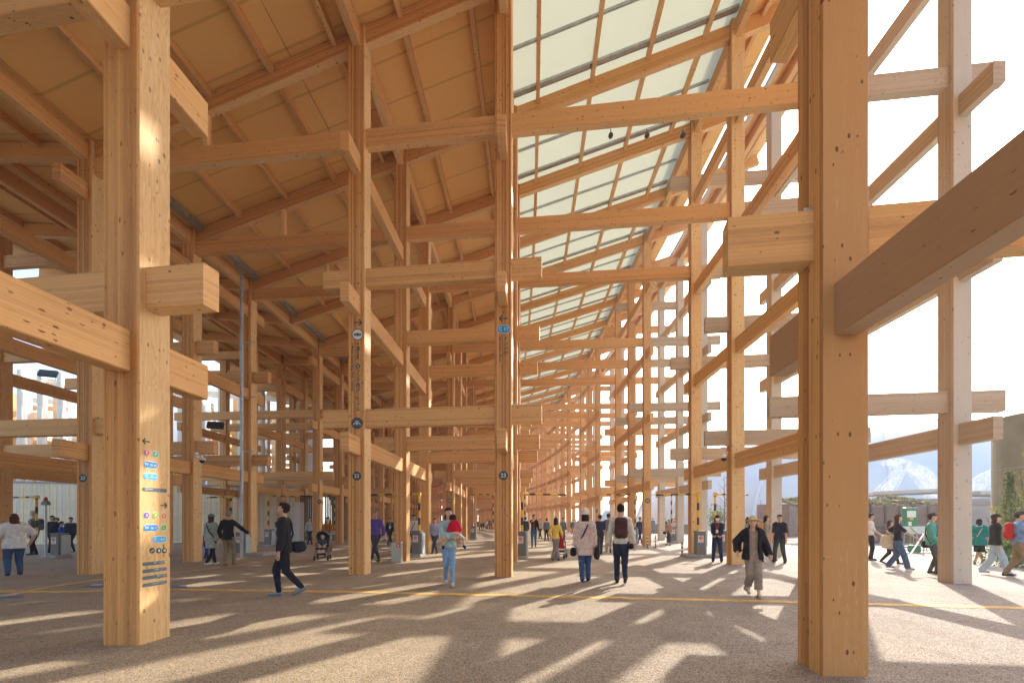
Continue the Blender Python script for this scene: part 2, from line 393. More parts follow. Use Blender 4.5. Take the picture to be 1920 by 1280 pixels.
for gi, ss in enumerate(groups):
    far = gi > 3
    bev = .010 if gi < 3 else 0
    pairs = [('j', 'b'), ('b', 'a'), ('r', 'q'), ('q', 'f')] if gi == 0 else [('j', 'k'), ('k', 'l'), ('a', 'c'), ('q', 'f')]
    for s_ in ss:
        g = -BE+turn(s_); ax = Vector((math.cos(g), math.sin(g), 0)); ang = turn(s_)
        for r_ in rows_of(gi):
            p = pos(r_, s_); m = MB(); zt = zroof(ROW[r_])-.12
            up = Vector((-math.sin(ang), math.cos(ang), 0))
            m.beam((p.x, p.y, gz(p.x)-.05), (p.x, p.y, zt), CW, CW, bev*1.4, vaxis=('up' if r_ in 'rqf' else 'u'), up=up)
            reg('column', m, WOODG if r_ == 'f' else WOOD, p, .02)
            m2 = MB(); m2.box((p.x, p.y, gz(p.x)+.003), (CW+.02, CW+.02, .02), ang)
            # steel seat plates at the joints for the near columns
            if gi < 3:
                for lv in LAT:
                    if lv < zt-.5 and lv != LAT[2]:
                        m3 = MB(); m3.box((p.x+(.21+.04)*(1 if ROW[r_] < 2 else -1), p.y, lv+.012), (.09, .15, .024), ang); reg('joint_plate', m3, STEEL, p, -.05)
        for a, b_ in pairs:
            pa, pb = pos(a, s_), pos(b_, s_)
            for li, zt in enumerate(LAT):
                if zt > min(zroof(ROW[a]), zroof(ROW[b_]))-.75 and zt > zroof(ROW[b_])-1.2: continue
                ea = .0 if (gi and a == 'k') else (0 if a in 'q' and gi == 0 and b_ == 'f' else 0 if (gi == 0 and a == 'b') else .96)
                eb = 0 if (gi and a == 'j') else (0 if (gi == 0 and b_ in 'bq' and a in 'jr') else .96)
                if li == 2 and gi and a in 'aq': ea = 0
                if li == 2 and gi and b_ in 'cl': eb = 0
                if li == 2 and gi == 0 and (b_ == 'a'): eb = 0
                if li == 2 and gi == 0 and (a == 'r'): ea = 0
                c0, c1 = pa-ax*ea, pb+ax*eb
                m = MB(); m.beam((c0.x, c0.y, zt-BH/2), (c1.x, c1.y, zt-BH/2), BW, BH, bev)
                reg('cross_beam', m, WOODG if a == 'q' and (gi) and li != 9 else WOODB, (pa+pb)/2)
        spans = [('a', 'r')] if gi == 0 else [('l', 'a'), ('c', 'q')]
        for a, b_ in spans:
            pa, pb = pos(a, s_), pos(b_, s_); zt = LAT[2]+.002
            m = MB(); m.beam((pa.x, pa.y, zt-BH/2), (pb.x, pb.y, zt-BH/2), BW-.004, BH+.004, bev)
            reg('cross_beam', m, WOODB, (pa+pb)/2, .02)
            if gi and a == 'l':   # hangers up to the rafters
                pm = pa.lerp(pb, .45); m = MB(); x0 = ROW['l']+(ROW['a']-ROW['l'])*.45
                m.beam((pm.x, pm.y, zt), (pm.x, pm.y, zroof(x0)-.45), .12, .15, 0); reg('hanger_post', m, WOODB, pm)
    # beams along each row
    for r_ in rows_of(gi):
        for zt in LON:
            if zt > zroof(ROW[r_])-.75: continue
            P = [pos(r_, s_) for s_ in ss]
            d0 = (P[1]-P[0]).normalized(); d1 = (P[-1]-P[-2]).normalized(); Q_ = [P[0]-d0*.96]+P[1:-1]+[P[-1]+d1*(.96 if len(P) == 3 else 3.3)]
            for (p, q) in zip(Q_[:-1], Q_[1:]):
                m = MB(); m.beam((p.x, p.y, zt-BH/2), (q.x, q.y, zt-BH/2), BW-.002, BH, bev, wr=random.random())
                reg('long_beam', m, WOODG if r_ == 'f' else (WOODD if r_ == 'r' and zt == LON[0] else WOODB), (p+q)/2)
    if gi == 0:   # the row beside the camera reaches on over its head
        pass
# purlins run on over every bay, at the roof
ST2 = []
for i, s_ in enumerate(STN):
    ST2.append(s_)
    if i+1 < len(STN) and STN[i+1]-s_ > 5: ST2.append((s_+STN[i+1])/2)
for i, (s0, s1) in enumerate(zip(ST2[:-1], ST2[1:])):
    for r_ in ('j', 'k', 'l', 'a', 'c', 'q', 'f'):
        p, q = pos(r_, s0), pos(r_, s1); z = zroof(ROW[r_])-.16
        m = MB(); m.beam((p.x, p.y, z-.27), (q.x, q.y, z-.27), BW-.006, .50, 0 if s0 > 36 else .01)
        reg('purlin', m, WOODB, (p+q)/2)
KN = [-23.2, -12.6, -.95, 6.34, 10.5]
def rp(x0, s_, dz=0):
    x, y = frame_pt(x0, s_); return Vector((x, y, zroof(x0)+dz))
for s_ in ST2:
    if s_ < -7: continue
    m = MB()
    for a, b_ in zip(KN[:-1], KN[1:]):
        p, q = rp(a+.0, s_, -.36), rp(b_-.0, s_, -.36); m.beam(p, q, .205, .46, .01 if s_ < 36 else 0)
    reg('rafter', m, WOODB, rp(0, s_))
# joists along, between rafters
JO = [-.95+.9+1.8*i for i in range(-12, 6)]
JO = [x for x in JO if min(abs(x-ROW[r_]) for r_ in 'klaqf') > .35]+[-.95, 9.9]
for i, (s0, s1) in enumerate(zip(ST2[:-1], ST2[1:])):
    if s0 < -3: continue
    for x0 in JO:
        if s0 > 60 and int(x0*10) % 2: continue
        p, q = rp(x0, s0+.10, -.19), rp(x0, s1-.10, -.19); m = MB(); m.beam(p, q, .12, .24, 0)
        reg('joist', m, WOODB, (p+q)/2)
# roof skins: plywood deck in panels, pale membrane over the corridor
MEMB, t_, b_ = newmat('roof_membrane')
b_.inputs['Base Color'].default_value = (.70, .70, .60, 1); b_.inputs['Roughness'].default_value = .7
tr = N(t_, 'ShaderNodeBsdfTranslucent'); tr.inputs[0].default_value = (.72, .71, .59, 1)
mx = N(t_, 'ShaderNodeMixShader'); mx.inputs[0].default_value = .72
t_.links.new(b_.outputs[0], mx.inputs[1]); t_.links.new(tr.outputs[0], mx.inputs[2]); t_.links.new(mx.outputs[0], t_.nodes['Material Output'].inputs[0])
ROOFC = plain('roof_covering', (.28, .27, .24), .9, 0, 2, .1)
slabs = {0: MB(), 6.36: MB(), 8.95: MB()}
def sheet(mb, x0, x1, s0, s1, dz0, dz1, nx=1, wr=0):
    for i in range(nx):
        a, b2 = x0+(x1-x0)*i/nx, x0+(x1-x0)*(i+1)/nx
        lo = [rp(a, s0, dz0), rp(b2, s0, dz0), rp(b2, s1, dz0), rp(a, s1, dz0)]; hi = [rp(a, s0, dz1), rp(b2, s0, dz1), rp(b2, s1, dz1), rp(a, s1, dz1)]
        wc = [(x, a_, 0) for a_, x in ((s0, a), (s0, b2), (s1, b2), (s1, a))]*2
        mb.add([tuple(p) for p in lo+hi], [(3, 2, 1, 0), (4, 5, 6, 7), (0, 1, 5, 4), (1, 2, 6, 5), (2, 3, 7, 6), (3, 0, 4, 7)],
               [(x+wr*9, y_*.3, y_) for (x, y_, _) in wc], wr)
for i, (s0, s1) in enumerate(zip(ST2[:-1], ST2[1:])):
    for (x0, x1) in ((-23.4, -18), (-18, -12.6), (-12.6, -6.7), (-6.7, -1.0), (6.36, 7.9), (8.95, 10.6)):
        m = MB(); sheet(m, x0+.012, x1-.012, s0+.012, s1-.012, -.068, -.02, wr=random.random()); reg('roof_panel', m, DECK, rp((x0+x1)/2, s0))
        sheet(slabs[0 if x0 < 0 else x0], x0, x1, s0, s1, -.018, .22)
    m = MB(); sheet(m, -1.0+.03, 6.35-.03, s0, s1, -.066, -.056); reg('membrane_panel', m, MEMB, rp(2.6, s0), .02)
    if s0 > -3:
        for fr_, wd in ((.5, .06), (.86, .13)):
            m = MB(); ss_ = s0+(s1-s0)*fr_
            m.beam(rp(-.9, ss_, -.11), rp(6.2, ss_, -.11), wd, .08, 0)
            if wd > .1: m.beam(rp(-.9, ss_+.12, -.10), rp(6.2, ss_+.12, -.10), .03, .06, 0)
            reg('steel_rail', m, STEEL, rp(2.6, s0))
# gutter and downpipe in the valley
for i, (s0, s1) in enumerate(zip(ST2[:-1], ST2[1:])):
    if 8 < s0 < 60:
        m = MB(); n = 5
        for k_ in range(n):
            a = rp(-12.35, s0+.16+(s1-s0-.32)*k_/n, -.22); b2 = rp(-12.35, s0+.16+(s1-s0-.32)*(k_+.93)/n, -.22); m.beam(a, b2, .26, .16, 0)
        m.beam(rp(-12.35, s0+.16, -.26), rp(-12.35, s1-.16, -.26), .20, .14, 0)
        reg('gutter', m, STEEL, rp(-12.4, s0))
gp = pos('l', STN[6]); m = MB()
px_ = at(453, 18.3); m.tube([(px_.x, px_.y, -.1), (px_.x, px_.y, 11.3), (px_.x-.25, px_.y, 11.75)], .062, 12)
for z in (4.2, 6.4, 8.6, 10.6): m.beam((px_.x, px_.y, z), (px_.x+.55, px_.y+.02, z), .03, .03)
m.build('downpipe', STEEL, ring, smooth=False)
for nm, L in parts.items():
    L.sort(key=lambda t: -t[0])
    lim = 98
    for sc_, mb, mat in L[:lim]: mb.build(nm, mat, ring)
    rest = L[lim:]
    if rest:
        big = MB()
        for sc_, mb, mat in rest: big.merge(mb)
        o = big.build('far_'+nm+'s', rest[0][2] if nm not in('column', 'cross_beam', 'long_beam') else (WOOD if nm == 'column' else WOODB), ring); o['kind'] = 'stuff'
for _s in slabs.values(): _s.build('roof_covering', ROOFC, ring)

# ------------------------------------------------------------------ signed-distance modelling for people
def grid_mesh(prims, cuts, h, bounds=None, fold=0, seed=0):
    """prims: ('c',a,b,ra,rb,flat,k) round cone; ('e',c,(rx,ry,rz),k,rx_tilt) ellipsoid; ('b',c,(x,y,z),r,k,M) box. cuts: functions p->d kept where d<0"""
    lo = np.full(3, 1e9); hi = -lo
    for q in prims:
        if q[0] == 'c':
            r = max(q[3], q[4])+.02; P = np.array([q[1], q[2]]); lo = np.minimum(lo, P.min(0)-r); hi = np.maximum(hi, P.max(0)+r)
        else:
            r = max(q[2])*(1.0 if q[0] == 'e' else 1.5)+.02; P = np.array(q[1]); lo = np.minimum(lo, P-r); hi = np.maximum(hi, P+r)
    lo -= 2*h; hi += 2*h
    n = np.ceil((hi-lo)/h).astype(int)+1
    D = np.full(n, .5, np.float32)
    ax = [lo[i]+h*np.arange(n[i]) for i in range(3)]
    for q in prims:
        if q[0] == 'c':
            a, b_ = np.array(q[1], float), np.array(q[2], float); r = max(q[3], q[4]); k_ = q[6]; mn = np.minimum(a, b_)-r-k_-2*h; mx_ = np.maximum(a, b_)+r+k_+2*h
        else:
            c_ = np.array(q[1], float); k_ = q[3] if q[0] == 'e' else q[4]; rr = max(q[2])*(1 if q[0] == 'e' else 1.75)+k_+2*h; mn = c_-rr; mx_ = c_+rr
        i0 = np.clip(np.floor((mn-lo)/h).astype(int), 0, n-1); i1 = np.clip(np.ceil((mx_-lo)/h).astype(int)+1, 1, n)
        X, Y, Z = np.meshgrid(*[ax[i][i0[i]:i1[i]] for i in range(3)], indexing='ij')
        if q[0] == 'c':
            fl = q[5]; ys = 1/fl
            px_, py_, pz_ = X-a[0], (Y-a[1])*ys, Z-a[2]; ba = (b_-a)*np.array([1, ys, 1]); L2 = max(1e-9, float(ba@ba))
            tt = np.clip((px_*ba[0]+py_*ba[1]+pz_*ba[2])/L2, 0, 1)
            d = np.sqrt((px_-ba[0]*tt)**2+(py_-ba[1]*tt)**2+(pz_-ba[2]*tt)**2)-(q[3]+(q[4]-q[3])*tt)
        elif q[0] == 'e':
            rx, ry, rz_ = q[2]; P = np.stack([X-c_[0], Y-c_[1], Z-c_[2]], -1)
            if len(q) > 4 and q[4] is not None: P = P@np.array(q[4])
            k0 = np.sqrt((P[..., 0]/rx)**2+(P[..., 1]/ry)**2+(P[..., 2]/rz_)**2); d = (k0-1)*min(rx, ry, rz_)
        else:
            P = np.stack([X-c_[0], Y-c_[1], Z-c_[2]], -1)
            if len(q) > 5 and q[5] is not None: P = P@np.array(q[5])
            Q = np.abs(P)-(np.array(q[2])-q[3]); d = np.sqrt((np.maximum(Q, 0)**2).sum(-1))+np.minimum(Q.max(-1), 0)-q[3]
        S = D[i0[0]:i1[0], i0[1]:i1[1], i0[2]:i1[2]]
        if k_ > 0:
            hh = np.clip(.5+.5*(S-d)/k_, 0, 1); S[...] = S*(1-hh)+d*hh-k_*hh*(1-hh)
        else: S[...] = np.minimum(S, d)
    if cuts or fold:
        X, Y, Z = np.meshgrid(*ax, indexing='ij')
        if fold:
            a = np.arctan2(Y, X)
            D += fold*(np.sin(X*23+Z*31+seed)*np.sin(Z*17-X*11+Y*29+seed*2)+.6*np.sin(a*7+Z*9+seed)).astype(np.float32)
        for c_ in cuts: D = np.maximum(D, c_(X, Y, Z).astype(np.float32))
    D[0], D[-1] = .5, .5; D[:, 0], D[:, -1] = .5, .5; D[:, :, 0], D[:, :, -1] = .5, .5
    I = D < 0
    cs = np.zeros(tuple(n-1), np.int8)
    for a in (0, 1):
        for b_ in (0, 1):
            for c_ in (0, 1): cs += I[a:n[0]-1+a, b_:n[1]-1+b_, c_:n[2]-1+c_]
    act = np.argwhere((cs > 0) & (cs < 8))
    if not len(act): return None
    idx = -np.ones(tuple(n-1), np.int64); idx[tuple(act.T)] = np.arange(len(act))
    acc = np.zeros((len(act), 3)); cnt = np.zeros(len(act))
    cor = [(a, b_, c_) for a in (0, 1) for b_ in (0, 1) for c_ in (0, 1)]
    vals = {c_: D[act[:, 0]+c_[0], act[:, 1]+c_[1], act[:, 2]+c_[2]] for c_ in cor}
    for c0 in cor:
        for k2 in range(3):
            if c0[k2]: continue
            c1 = list(c0); c1[k2] = 1; c1 = tuple(c1); v0, v1 = vals[c0], vals[c1]; ok = (v0 < 0) != (v1 < 0)
            t_ = np.where(ok, v0/np.where(ok, v0-v1, 1), 0)
            p = np.array(c0, float)[None].repeat(len(act), 0); p[:, k2] += t_; acc[ok] += p[ok]; cnt[ok] += 1
    V = lo+h*(act+acc/cnt[:, None])
    faces = []
    for k2 in range(3):
        o1, o2 = (k2+1) % 3, (k2+2) % 3
        sl0 = [slice(1, n[i]-1) for i in range(3)]; sl1 = list(sl0); sl0[k2] = slice(0, n[k2]-1); sl1[k2] = slice(1, n[k2])
        A, B_ = I[tuple(sl0)], I[tuple(sl1)]; ch = np.argwhere(A != B_); 
        if not len(ch): continue
        base = ch.copy(); base[:, o1] += 1; base[:, o2] += 1
        fl = A[tuple(ch.T)]
        def cell(d1, d2):
            c_ = base.copy(); c_[:, o1] -= d1; c_[:, o2] -= d2; return idx[tuple(c_.T)]
        q = np.stack([cell(1, 1), cell(0, 1), cell(0, 0), cell(1, 0)], 1); q[~fl] = q[~fl][:, ::-1]; faces.append(q)
    Fc = np.concatenate(faces)
    return V, Fc
def mesh_obj(name, VF, mat, parent, smooth=True):
    if VF is None: return None
    V, Fc = VF; me = bpy.data.meshes.new(name)
    me.vertices.add(len(V)); me.vertices.foreach_set('co', V.ravel())
    me.loops.add(Fc.size); me.loops.foreach_set('vertex_index', Fc.ravel().astype(np.int32))
    me.polygons.add(len(Fc)); me.polygons.foreach_set('loop_start', np.arange(0, Fc.size, 4, dtype=np.int32))
    me.update(calc_edges=True); me.validate()
    me.polygons.foreach_set('use_smooth', [smooth]*len(me.polygons)); me.materials.append(mat)
    o = bpy.data.objects.new(name, me); C.objects.link(o); o.parent = parent
    return o
def ik(a, b_, l1, l2, hint):
    a, b_ = np.array(a, float), np.array(b_, float); d = b_-a; L = np.linalg.norm(d)
    if L > (l1+l2)*.998: b_ = a+d/L*(l1+l2)*.998; d = b_-a; L = np.linalg.norm(d)
    x = (l1*l1-l2*l2+L*L)/(2*L); y = math.sqrt(max(0, l1*l1-x*x)); u = d/L; hn = np.array(hint, float); hn = hn-u*(hn@u); hn /= max(1e-6, np.linalg.norm(hn))
    return a+u*x+hn*y, b_
HAIRS = {'black': (.018, .013, .011), 'brown': (.075, .033, .018), 'grey': (.22, .21, .20), 'dark': (.03, .02, .015)}
_hm = {k_: plain('hair_'+k_, v_, .8, 0, 40, .3, spec=.15) for k_, v_ in HAIRS.items()}
SK2 = plain('skin_light', (.60, .37, .26), .55, nscale=8, namp=.05)
EYE = plain('eye_dark', (.02, .015, .012), .3); LIP = plain('lips', (.38, .13, .11), .5); MASK = plain('mask_cloth', (.74, .75, .76), .8)

def person(label, px, py, hpx, yaw=0, h=None, group=None, fem=False, build=1.0, seated=False,
           top=(.1, .1, .1), topk='plain', sleeve=1.0, hem=.50, loose=0.012, open_=None, inner=None,
           bot='pants', botc=(.05, .06, .1), botk='plain', flare=0.0, bhem=.03, shoe=(.03, .03, .03),
           hair='black', hlen=0, hat=None, hatc=(.6, .55, .4), mask=False,
           feet=((.07, 0), (-.07, 0)), lift=(0, 0), hands=None, elbow=None, lean=0.0, head=(0, 0), extras=(), vox=None, base=None, dist=None):
    if base is None:
        p, d = foot(px, py)
    else: p, d = Vector(base), dist
    H = hpx*d/F if h is None else h
    if hat == 'sun' and h is None: H *= .97
    yaw += math.degrees(math.atan2(CX-px, F)-TH) if base is None else 0
    if vox is None: vox = .0125 if hpx > 115 else (.016 if hpx > 60 else .022)
    fine = vox < .014
    o = empty('person', p, R(yaw)); tag(o, label, 'person', group)
    s = H; w_ = build*(.94 if fem else 1.0)
    ln = np.array([0, math.sin(lean), 0])
    hipz = .515*s
    hip = np.array([0, 0, hipz]); chest = np.array([0, math.sin(lean)*.24*s, hipz+.24*s*math.cos(lean)]); neck = np.array([0, math.sin(lean)*.31*s, hipz+.318*s]); 
    hc = neck+np.array([0, .012*s+math.sin(lean)*.05*s, .098*s])
    yw, pt = R(head[0]), R(head[1])
    HM = np.array(Matrix.Rotation(yw, 3, 'Z') @ Matrix.Rotation(pt, 3, 'X'))      # head rotation (local -> body)
    def hp(x, y, z): return tuple(hc+HM@(np.array([x, y, z])*s))
    sh = [chest+np.array([sx*.098*s*w_, -.004*s, .036*s]) for sx in (-1, 1)]
    hj = [hip+np.array([sx*.047*s*w_, 0, -.01*s]) for sx in (-1, 1)]
    # legs: feet given as (x, y) in fractions of height for right, left (sx = -1 is the person's left)
    legs = []
    for i, sx in enumerate((-1, 1)):
        fx, fy = feet[i]; lf = lift[i]
        ank = np.array([fx*s, fy*s, (.042+lf)*s]); kn, ank = ik(hj[i], ank, .245*s, .238*s, (0, 1, 0)); legs.append((kn, ank, fy, lf))
    if hands is None: hands = ((-.128, .03, .465), (.128, .01, .465))
    if elbow is None: elbow = ((-.25, -1, 0), (.25, -1, 0))
    arms = []
    for i in (0, 1):
        e, hnd = ik(sh[i], np.array(hands[i])*s, .168*s, .150*s, elbow[i]); arms.append((e, hnd))
    def torso(r=0, k_=.03):
        bw = .075*s*w_; 
        return [('c', hip+[0, 0, .0], hip+[0, 0, .085*s]+ln*.085*s, bw*1.12*(1.08 if fem else 1)+r, bw*.92*(.90 if fem else 1)+r, .72, k_),
                ('c', hip+[0, 0, .085*s]+ln*.085*s, chest, bw*.92*(.9 if fem else 1)+r, bw*1.05+r, .70, k_),
                ('c', chest+[-.045*s*w_, 0, .02*s], chest+[.045*s*w_, 0, .02*s], .060*s*w_+r, .060*s*w_+r, .80, k_),
                ('c', sh[0], neck+[0, 0, -.022*s], .026*s+r*.5, .030*s+r*.25, 1, k_), ('c', sh[1], neck+[0, 0, -.022*s], .026*s+r*.5, .030*s+r*.25, 1, k_)]
    def arm(i, r=0, t=1.0):
        e, hnd = arms[i]; a = sh[i]; out = []
        t1 = min(1, t*2); out.append(('c', a, a+(e-a)*t1, .031*s*w_+r*.65, (.026+(.007*(1-t1)))*s*w_+r, 1, .015))
        if t > .5: t2 = (t-.5)*2; out.append(('c', e, e+(hnd-e)*t2, .026*s*w_+r, (.0255-.0085*t2)*s*w_+r, 1, .012))
        return out
    def leg(i, r=0, r2=0, t=1.0):
        kn, ank = legs[i][0], legs[i][1]; out = [('c', hj[i], kn, .053*s*w_+r, .034*s*w_+r+r2*.6, 1, .02)]
        out.append(('c', kn, kn+(ank-kn)*t, .034*s*w_+r+r2*.6, (.030-.008*t)*s*w_+r+r2, 1, .02)); 
        return out
    # --- the body, one surface
    B = torso(-.006)+[('c', chest+[0, 0, .05*s], hc+HM@[0, -.008*s, -.03*s], .034*s, .029*s, 1, .02)]
    B += [('e', hp(0, -.004, .008), (.0435*s, .054*s, .060*s), .012, HM), ('e', hp(0, .012, -.028), (.033*s, .036*s, .036*s), .02, HM),
          ('c', hp(0, .046, .006), hp(0, .058, -.012), .006*s, .0085*s, 1, .006), ('e', hp(0, .040, -.032), (.014*s, .012*s, .009*s), .01, HM)]
    for sx in (-1, 1): B.append(('e', hp(sx*.045, -.004, -.003), (.006*s, .012*s, .018*s), .004, HM))
    for i, sx in enumerate((-1, 1)):
        B += arm(i, -.003); e, hnd = arms[i]; u = hnd-e; u = u/np.linalg.norm(u)
        side = np.cross(u, [0, 1, 0]) if abs(u[1]) < .9 else np.cross(u, [0, 0, 1]); side /= np.linalg.norm(side); nrm = np.cross(side, u)
        pal = hnd+u*.028*s
        B.append(('c', hnd, pal+u*.012*s, .0155*s, .019*s, .75, .008))
        fr = nrm if abs(nrm[1]) > .2 else side
        for f_, (o_, L_) in enumerate(((-.0165, .034), (-.0055, .042), (.0055, .040), (.0155, .032))):
            a = pal+u*.022*s+fr*o_*s; m_ = a+u*L_*.55*s+side*sx*(-.004)*s; b_ = m_+u*L_*.45*s-side*sx*.010*s
            if fine: B += [('c', a, m_, .0052*s, .0048*s, 1, .002), ('c', m_, b_, .0048*s, .0042*s, 1, .002)]
            elif f_ in (0, 2): B.append(('c', a, b_, .009*s, .007*s, 1, .004))
        ta = hnd+u*.014*s+fr*.014*s*1; B.append(('c', ta, ta+(u*.022+fr*.020)*s, .007*s, .0055*s, 1, .004))
        B += leg(i, -.004); kn, ank, fy, lf = legs[i]
        tp = -.5 if lf > .03 else 0
        fd = np.array([0, math.cos(tp), math.sin(tp)]); heel = ank+[0, -.012*s, -.020*s]; toe = ank+fd*.085*s+[0, 0, -.022*s]
        legs[i] = legs[i]+(heel, toe)
        B.append(('c', ank, heel, .022*s, .020*s, 1, .01)); B.append(('c', heel, toe, .018*s, .015*s, 1, .01))
    mesh_obj('body', grid_mesh(B, [], vox if not fine else .010), SK2 if fem else SKIN, o)
    # --- face
    if hpx > 60:
        m = MB()
        for sx in (-1, 1):
            a = hp(sx*.0165, .0465, .006); m.tube([hp(sx*.0165-.006, .0475, .006), a, hp(sx*.0165+.006, .0475, .006)], [.0015*s, .0035*s, .0015*s], 6)
        m.build('eye', EYE, o)
        m = MB()
        for sx in (-1, 1): m.tube([hp(sx*.010, .0485, .0165), hp(sx*.018, .0475, .019), hp(sx*.026, .044, .0165)], .0018*s, 5)
        m.build('eyebrow', _hm['black'], o)
        if not mask: m = MB(); m.tube([hp(-.012, .0475, -.031), hp(0, .0515, -.0315), hp(.012, .0475, -.031)], [.001*s, .0034*s, .001*s], 6); m.build('mouth', LIP, o)
    if mask:
        mesh_obj('face_mask', grid_mesh([('e', hp(0, .022, -.024), (.036*s, .036*s, .034*s), .0, HM)], [lambda X, Y, Z: -((X-hc[0])*HM[0, 1]+(Y-hc[1])*HM[1, 1]+(Z-hc[2])*HM[2, 1])+.012*s], max(.008, vox*.6)), MASK, o)
    # --- hair
    hv = max(.009, vox*.7)
    def face_cut(X, Y, Z):
        P = np.stack([X-hc[0], Y-hc[1], Z-hc[2]], -1)@HM
        return np.minimum(P[..., 1]-(.004*s+.25*np.maximum(0, P[..., 2])), .030*s-P[..., 2]-.10*P[..., 1])
    def low_cut(X, Y, Z):
        P = np.stack([X-hc[0], Y-hc[1], Z-hc[2]], -1)@HM
        return np.where(P[..., 1] > -.01*s, (-.012*s-P[..., 2]), (-.045*s-P[..., 2]))
    if hair and hair != 'none':
        Hp = [('e', hp(0, -.008, .014), (.0495*s, .058*s, .062*s), .01, HM)]
        if hlen == 0: mesh_obj('hair', grid_mesh(Hp+[('e', hp(0, .012, .055), (.034*s, .034*s, .018*s), .012, HM)], [face_cut, low_cut], hv, fold=.0025, seed=px), _hm[hair], o)
        else:
            e = hlen; Hp += [('c', hp(0, -.026, -.01), tuple(np.array(hp(0, -.036, -.03))+np.array([0, -.006*s, -e*s])), .042*s, .036*s, .62, .02)]
            for sx in (-1, 1): Hp.append(('c', hp(sx*.038, -.005, .0), tuple(np.array(hp(sx*.043, -.012, -.02))+np.array([0, -.004*s, -min(e, .10)*s])), .014*s, .011*s, 1, .01))
            mesh_obj('hair', grid_mesh(Hp, [face_cut], hv, fold=.003, seed=px), _hm[hair], o)
    if hat == 'sun':
        Q = [('e', hp(0, -.004, .038), (.054*s, .062*s, .050*s), .01, HM), ('e', hp(0, 0, .024), (.098*s, .105*s, .013*s), .02, HM)]
        mesh_obj('sun_hat', grid_mesh(Q, [], hv, fold=.002, seed=3), fabric(hatc), o)
    if hat == 'bucket':
        Q = [('e', hp(0, -.006, .038), (.058*s, .066*s, .054*s), .01, HM), ('c', hp(0, -.004, .03), hp(0, -.004, .004), .052*s, .068*s, 1.1, .01)]
        mesh_obj('bucket_hat', grid_mesh(Q, [lambda X, Y, Z: (hc[2]+.002*s)-Z], hv, fold=.002, seed=3), fabric(hatc), o)
    if hat == 'cap':
        Q = [('e', hp(0, -.008, .024), (.053*s, .061*s, .052*s), .0, HM), ('e', hp(0, .058, .026), (.036*s, .038*s, .006*s), .004, HM)]
        mesh_obj('cap', grid_mesh(Q, [lambda X, Y, Z: (hc[2]+.014*s)-Z], hv), fabric(hatc), o)
    # --- clothes
    r = loose
    T = torso(r+.008)
    if hem < .50: T.append(('c', hip+[0, 0, .04*s], np.array([0, 0, (hem-.02)*s]), .084*s*w_+r, (.090+flare*.3)*s*w_+r, .74, .03))
    for i in (0, 1): T += arm(i, r*.8+.004, sleeve)
    cuts = [lambda X, Y, Z: hem*s-Z, lambda X, Y, Z: np.where(np.abs(X) < .055*s, Z-(neck[2]+.004*s), -1)]
    if open_ is not None: cuts.append(lambda X, Y, Z: np.where(Y > .01, open_*s-np.abs(X), -1))
    for i in (0, 1):
        e, hnd = arms[i]
        if sleeve > .5: q = e+(hnd-e)*((sleeve-.5)*2*.97); u = (hnd-e)/np.linalg.norm(hnd-e)
        else: q = sh[i]+(e-sh[i])*sleeve*2; u = (e-sh[i])/np.linalg.norm(e-sh[i])
        def cf(X, Y, Z, q=q, u=u):
            d_ = (X-q[0])*u[0]+(Y-q[1])*u[1]+(Z-q[2])*u[2]; rr = np.sqrt((X-q[0])**2+(Y-q[1])**2+(Z-q[2])**2)
            return np.where(rr < .09, d_, -1)
        cuts.append(cf)
    mesh_obj('shirt' if open_ is None else 'jacket', grid_mesh(T, cuts, vox, fold=.0035 if fine else .002, seed=px), fabric(top, topk), o)
    if inner is not None:
        mesh_obj('undershirt', grid_mesh(torso(.004), [lambda X, Y, Z: (hem-.01)*s-Z, lambda X, Y, Z: Z-neck[2]-.004*s], vox), fabric(inner), o)
    waist = [('c', hip+[0, 0, -.01], hip+[0, 0, .06*s]+ln*.06*s, .082*s*w_+.006, .074*s*w_+.004, .76, .02)]
    if bot in ('pants', 'shorts'):
        Q = list(waist); t = 1.0 if bot == 'pants' else .12
        for i in (0, 1): Q += leg(i, .008, flare*s, t)
        ct = [lambda X, Y, Z: Z-(hipz+.075*s)]
        if bot == 'pants':
            for i in (0, 1):
                kn, ank = legs[i][0], legs[i][1]; u = (ank-kn)/np.linalg.norm(ank-kn); q = ank-u*(bhem-.03)*s+u*.012*s
                def cf2(X, Y, Z, q=q, u=u):
                    d_ = (X-q[0])*u[0]+(Y-q[1])*u[1]+(Z-q[2])*u[2]; rr = np.sqrt((X-q[0])**2+(Y-q[1])**2+(Z-q[2])**2)
                    return np.where(rr < .12, d_, -1)
                ct.append(cf2)
        mesh_obj('trousers' if bot == 'pants' else 'shorts', grid_mesh(Q, ct, vox, fold=.0035 if fine else .002, seed=px+9), fabric(botc, botk), o)
    else:
        Q = list(waist)+[('c', hip+[0, 0, .03*s], np.array([0, (legs[0][1][1]+legs[1][1][1])*.4, bhem*s+.02]), .080*s*w_, (.095+flare)*s, .85, .03)]
        mesh_obj('skirt', grid_mesh(Q, [lambda X, Y, Z: bhem*s-Z, lambda X, Y, Z: Z-(hipz+.07*s)], vox, fold=.006, seed=px), fabric(botc, botk), o)
    for i in (0, 1):
        heel, toe = legs[i][4], legs[i][5]
        Q = [('c', heel+[0, 0, .004*s], toe+[0, 0, .002*s], .0215*s, .0205*s, 1, .01), ('c', heel, heel+(toe-heel)*.25+[0, 0, .018*s], .022*s, .020*s, 1, .01)]
        zb = min(heel[2], toe[2])-.0185*s if lift[i] <= .03 else -9
        mesh_obj('shoe', grid_mesh(Q, [lambda X, Y, Z: zb-Z], max(.009, vox*.8)), fabric(shoe), o)
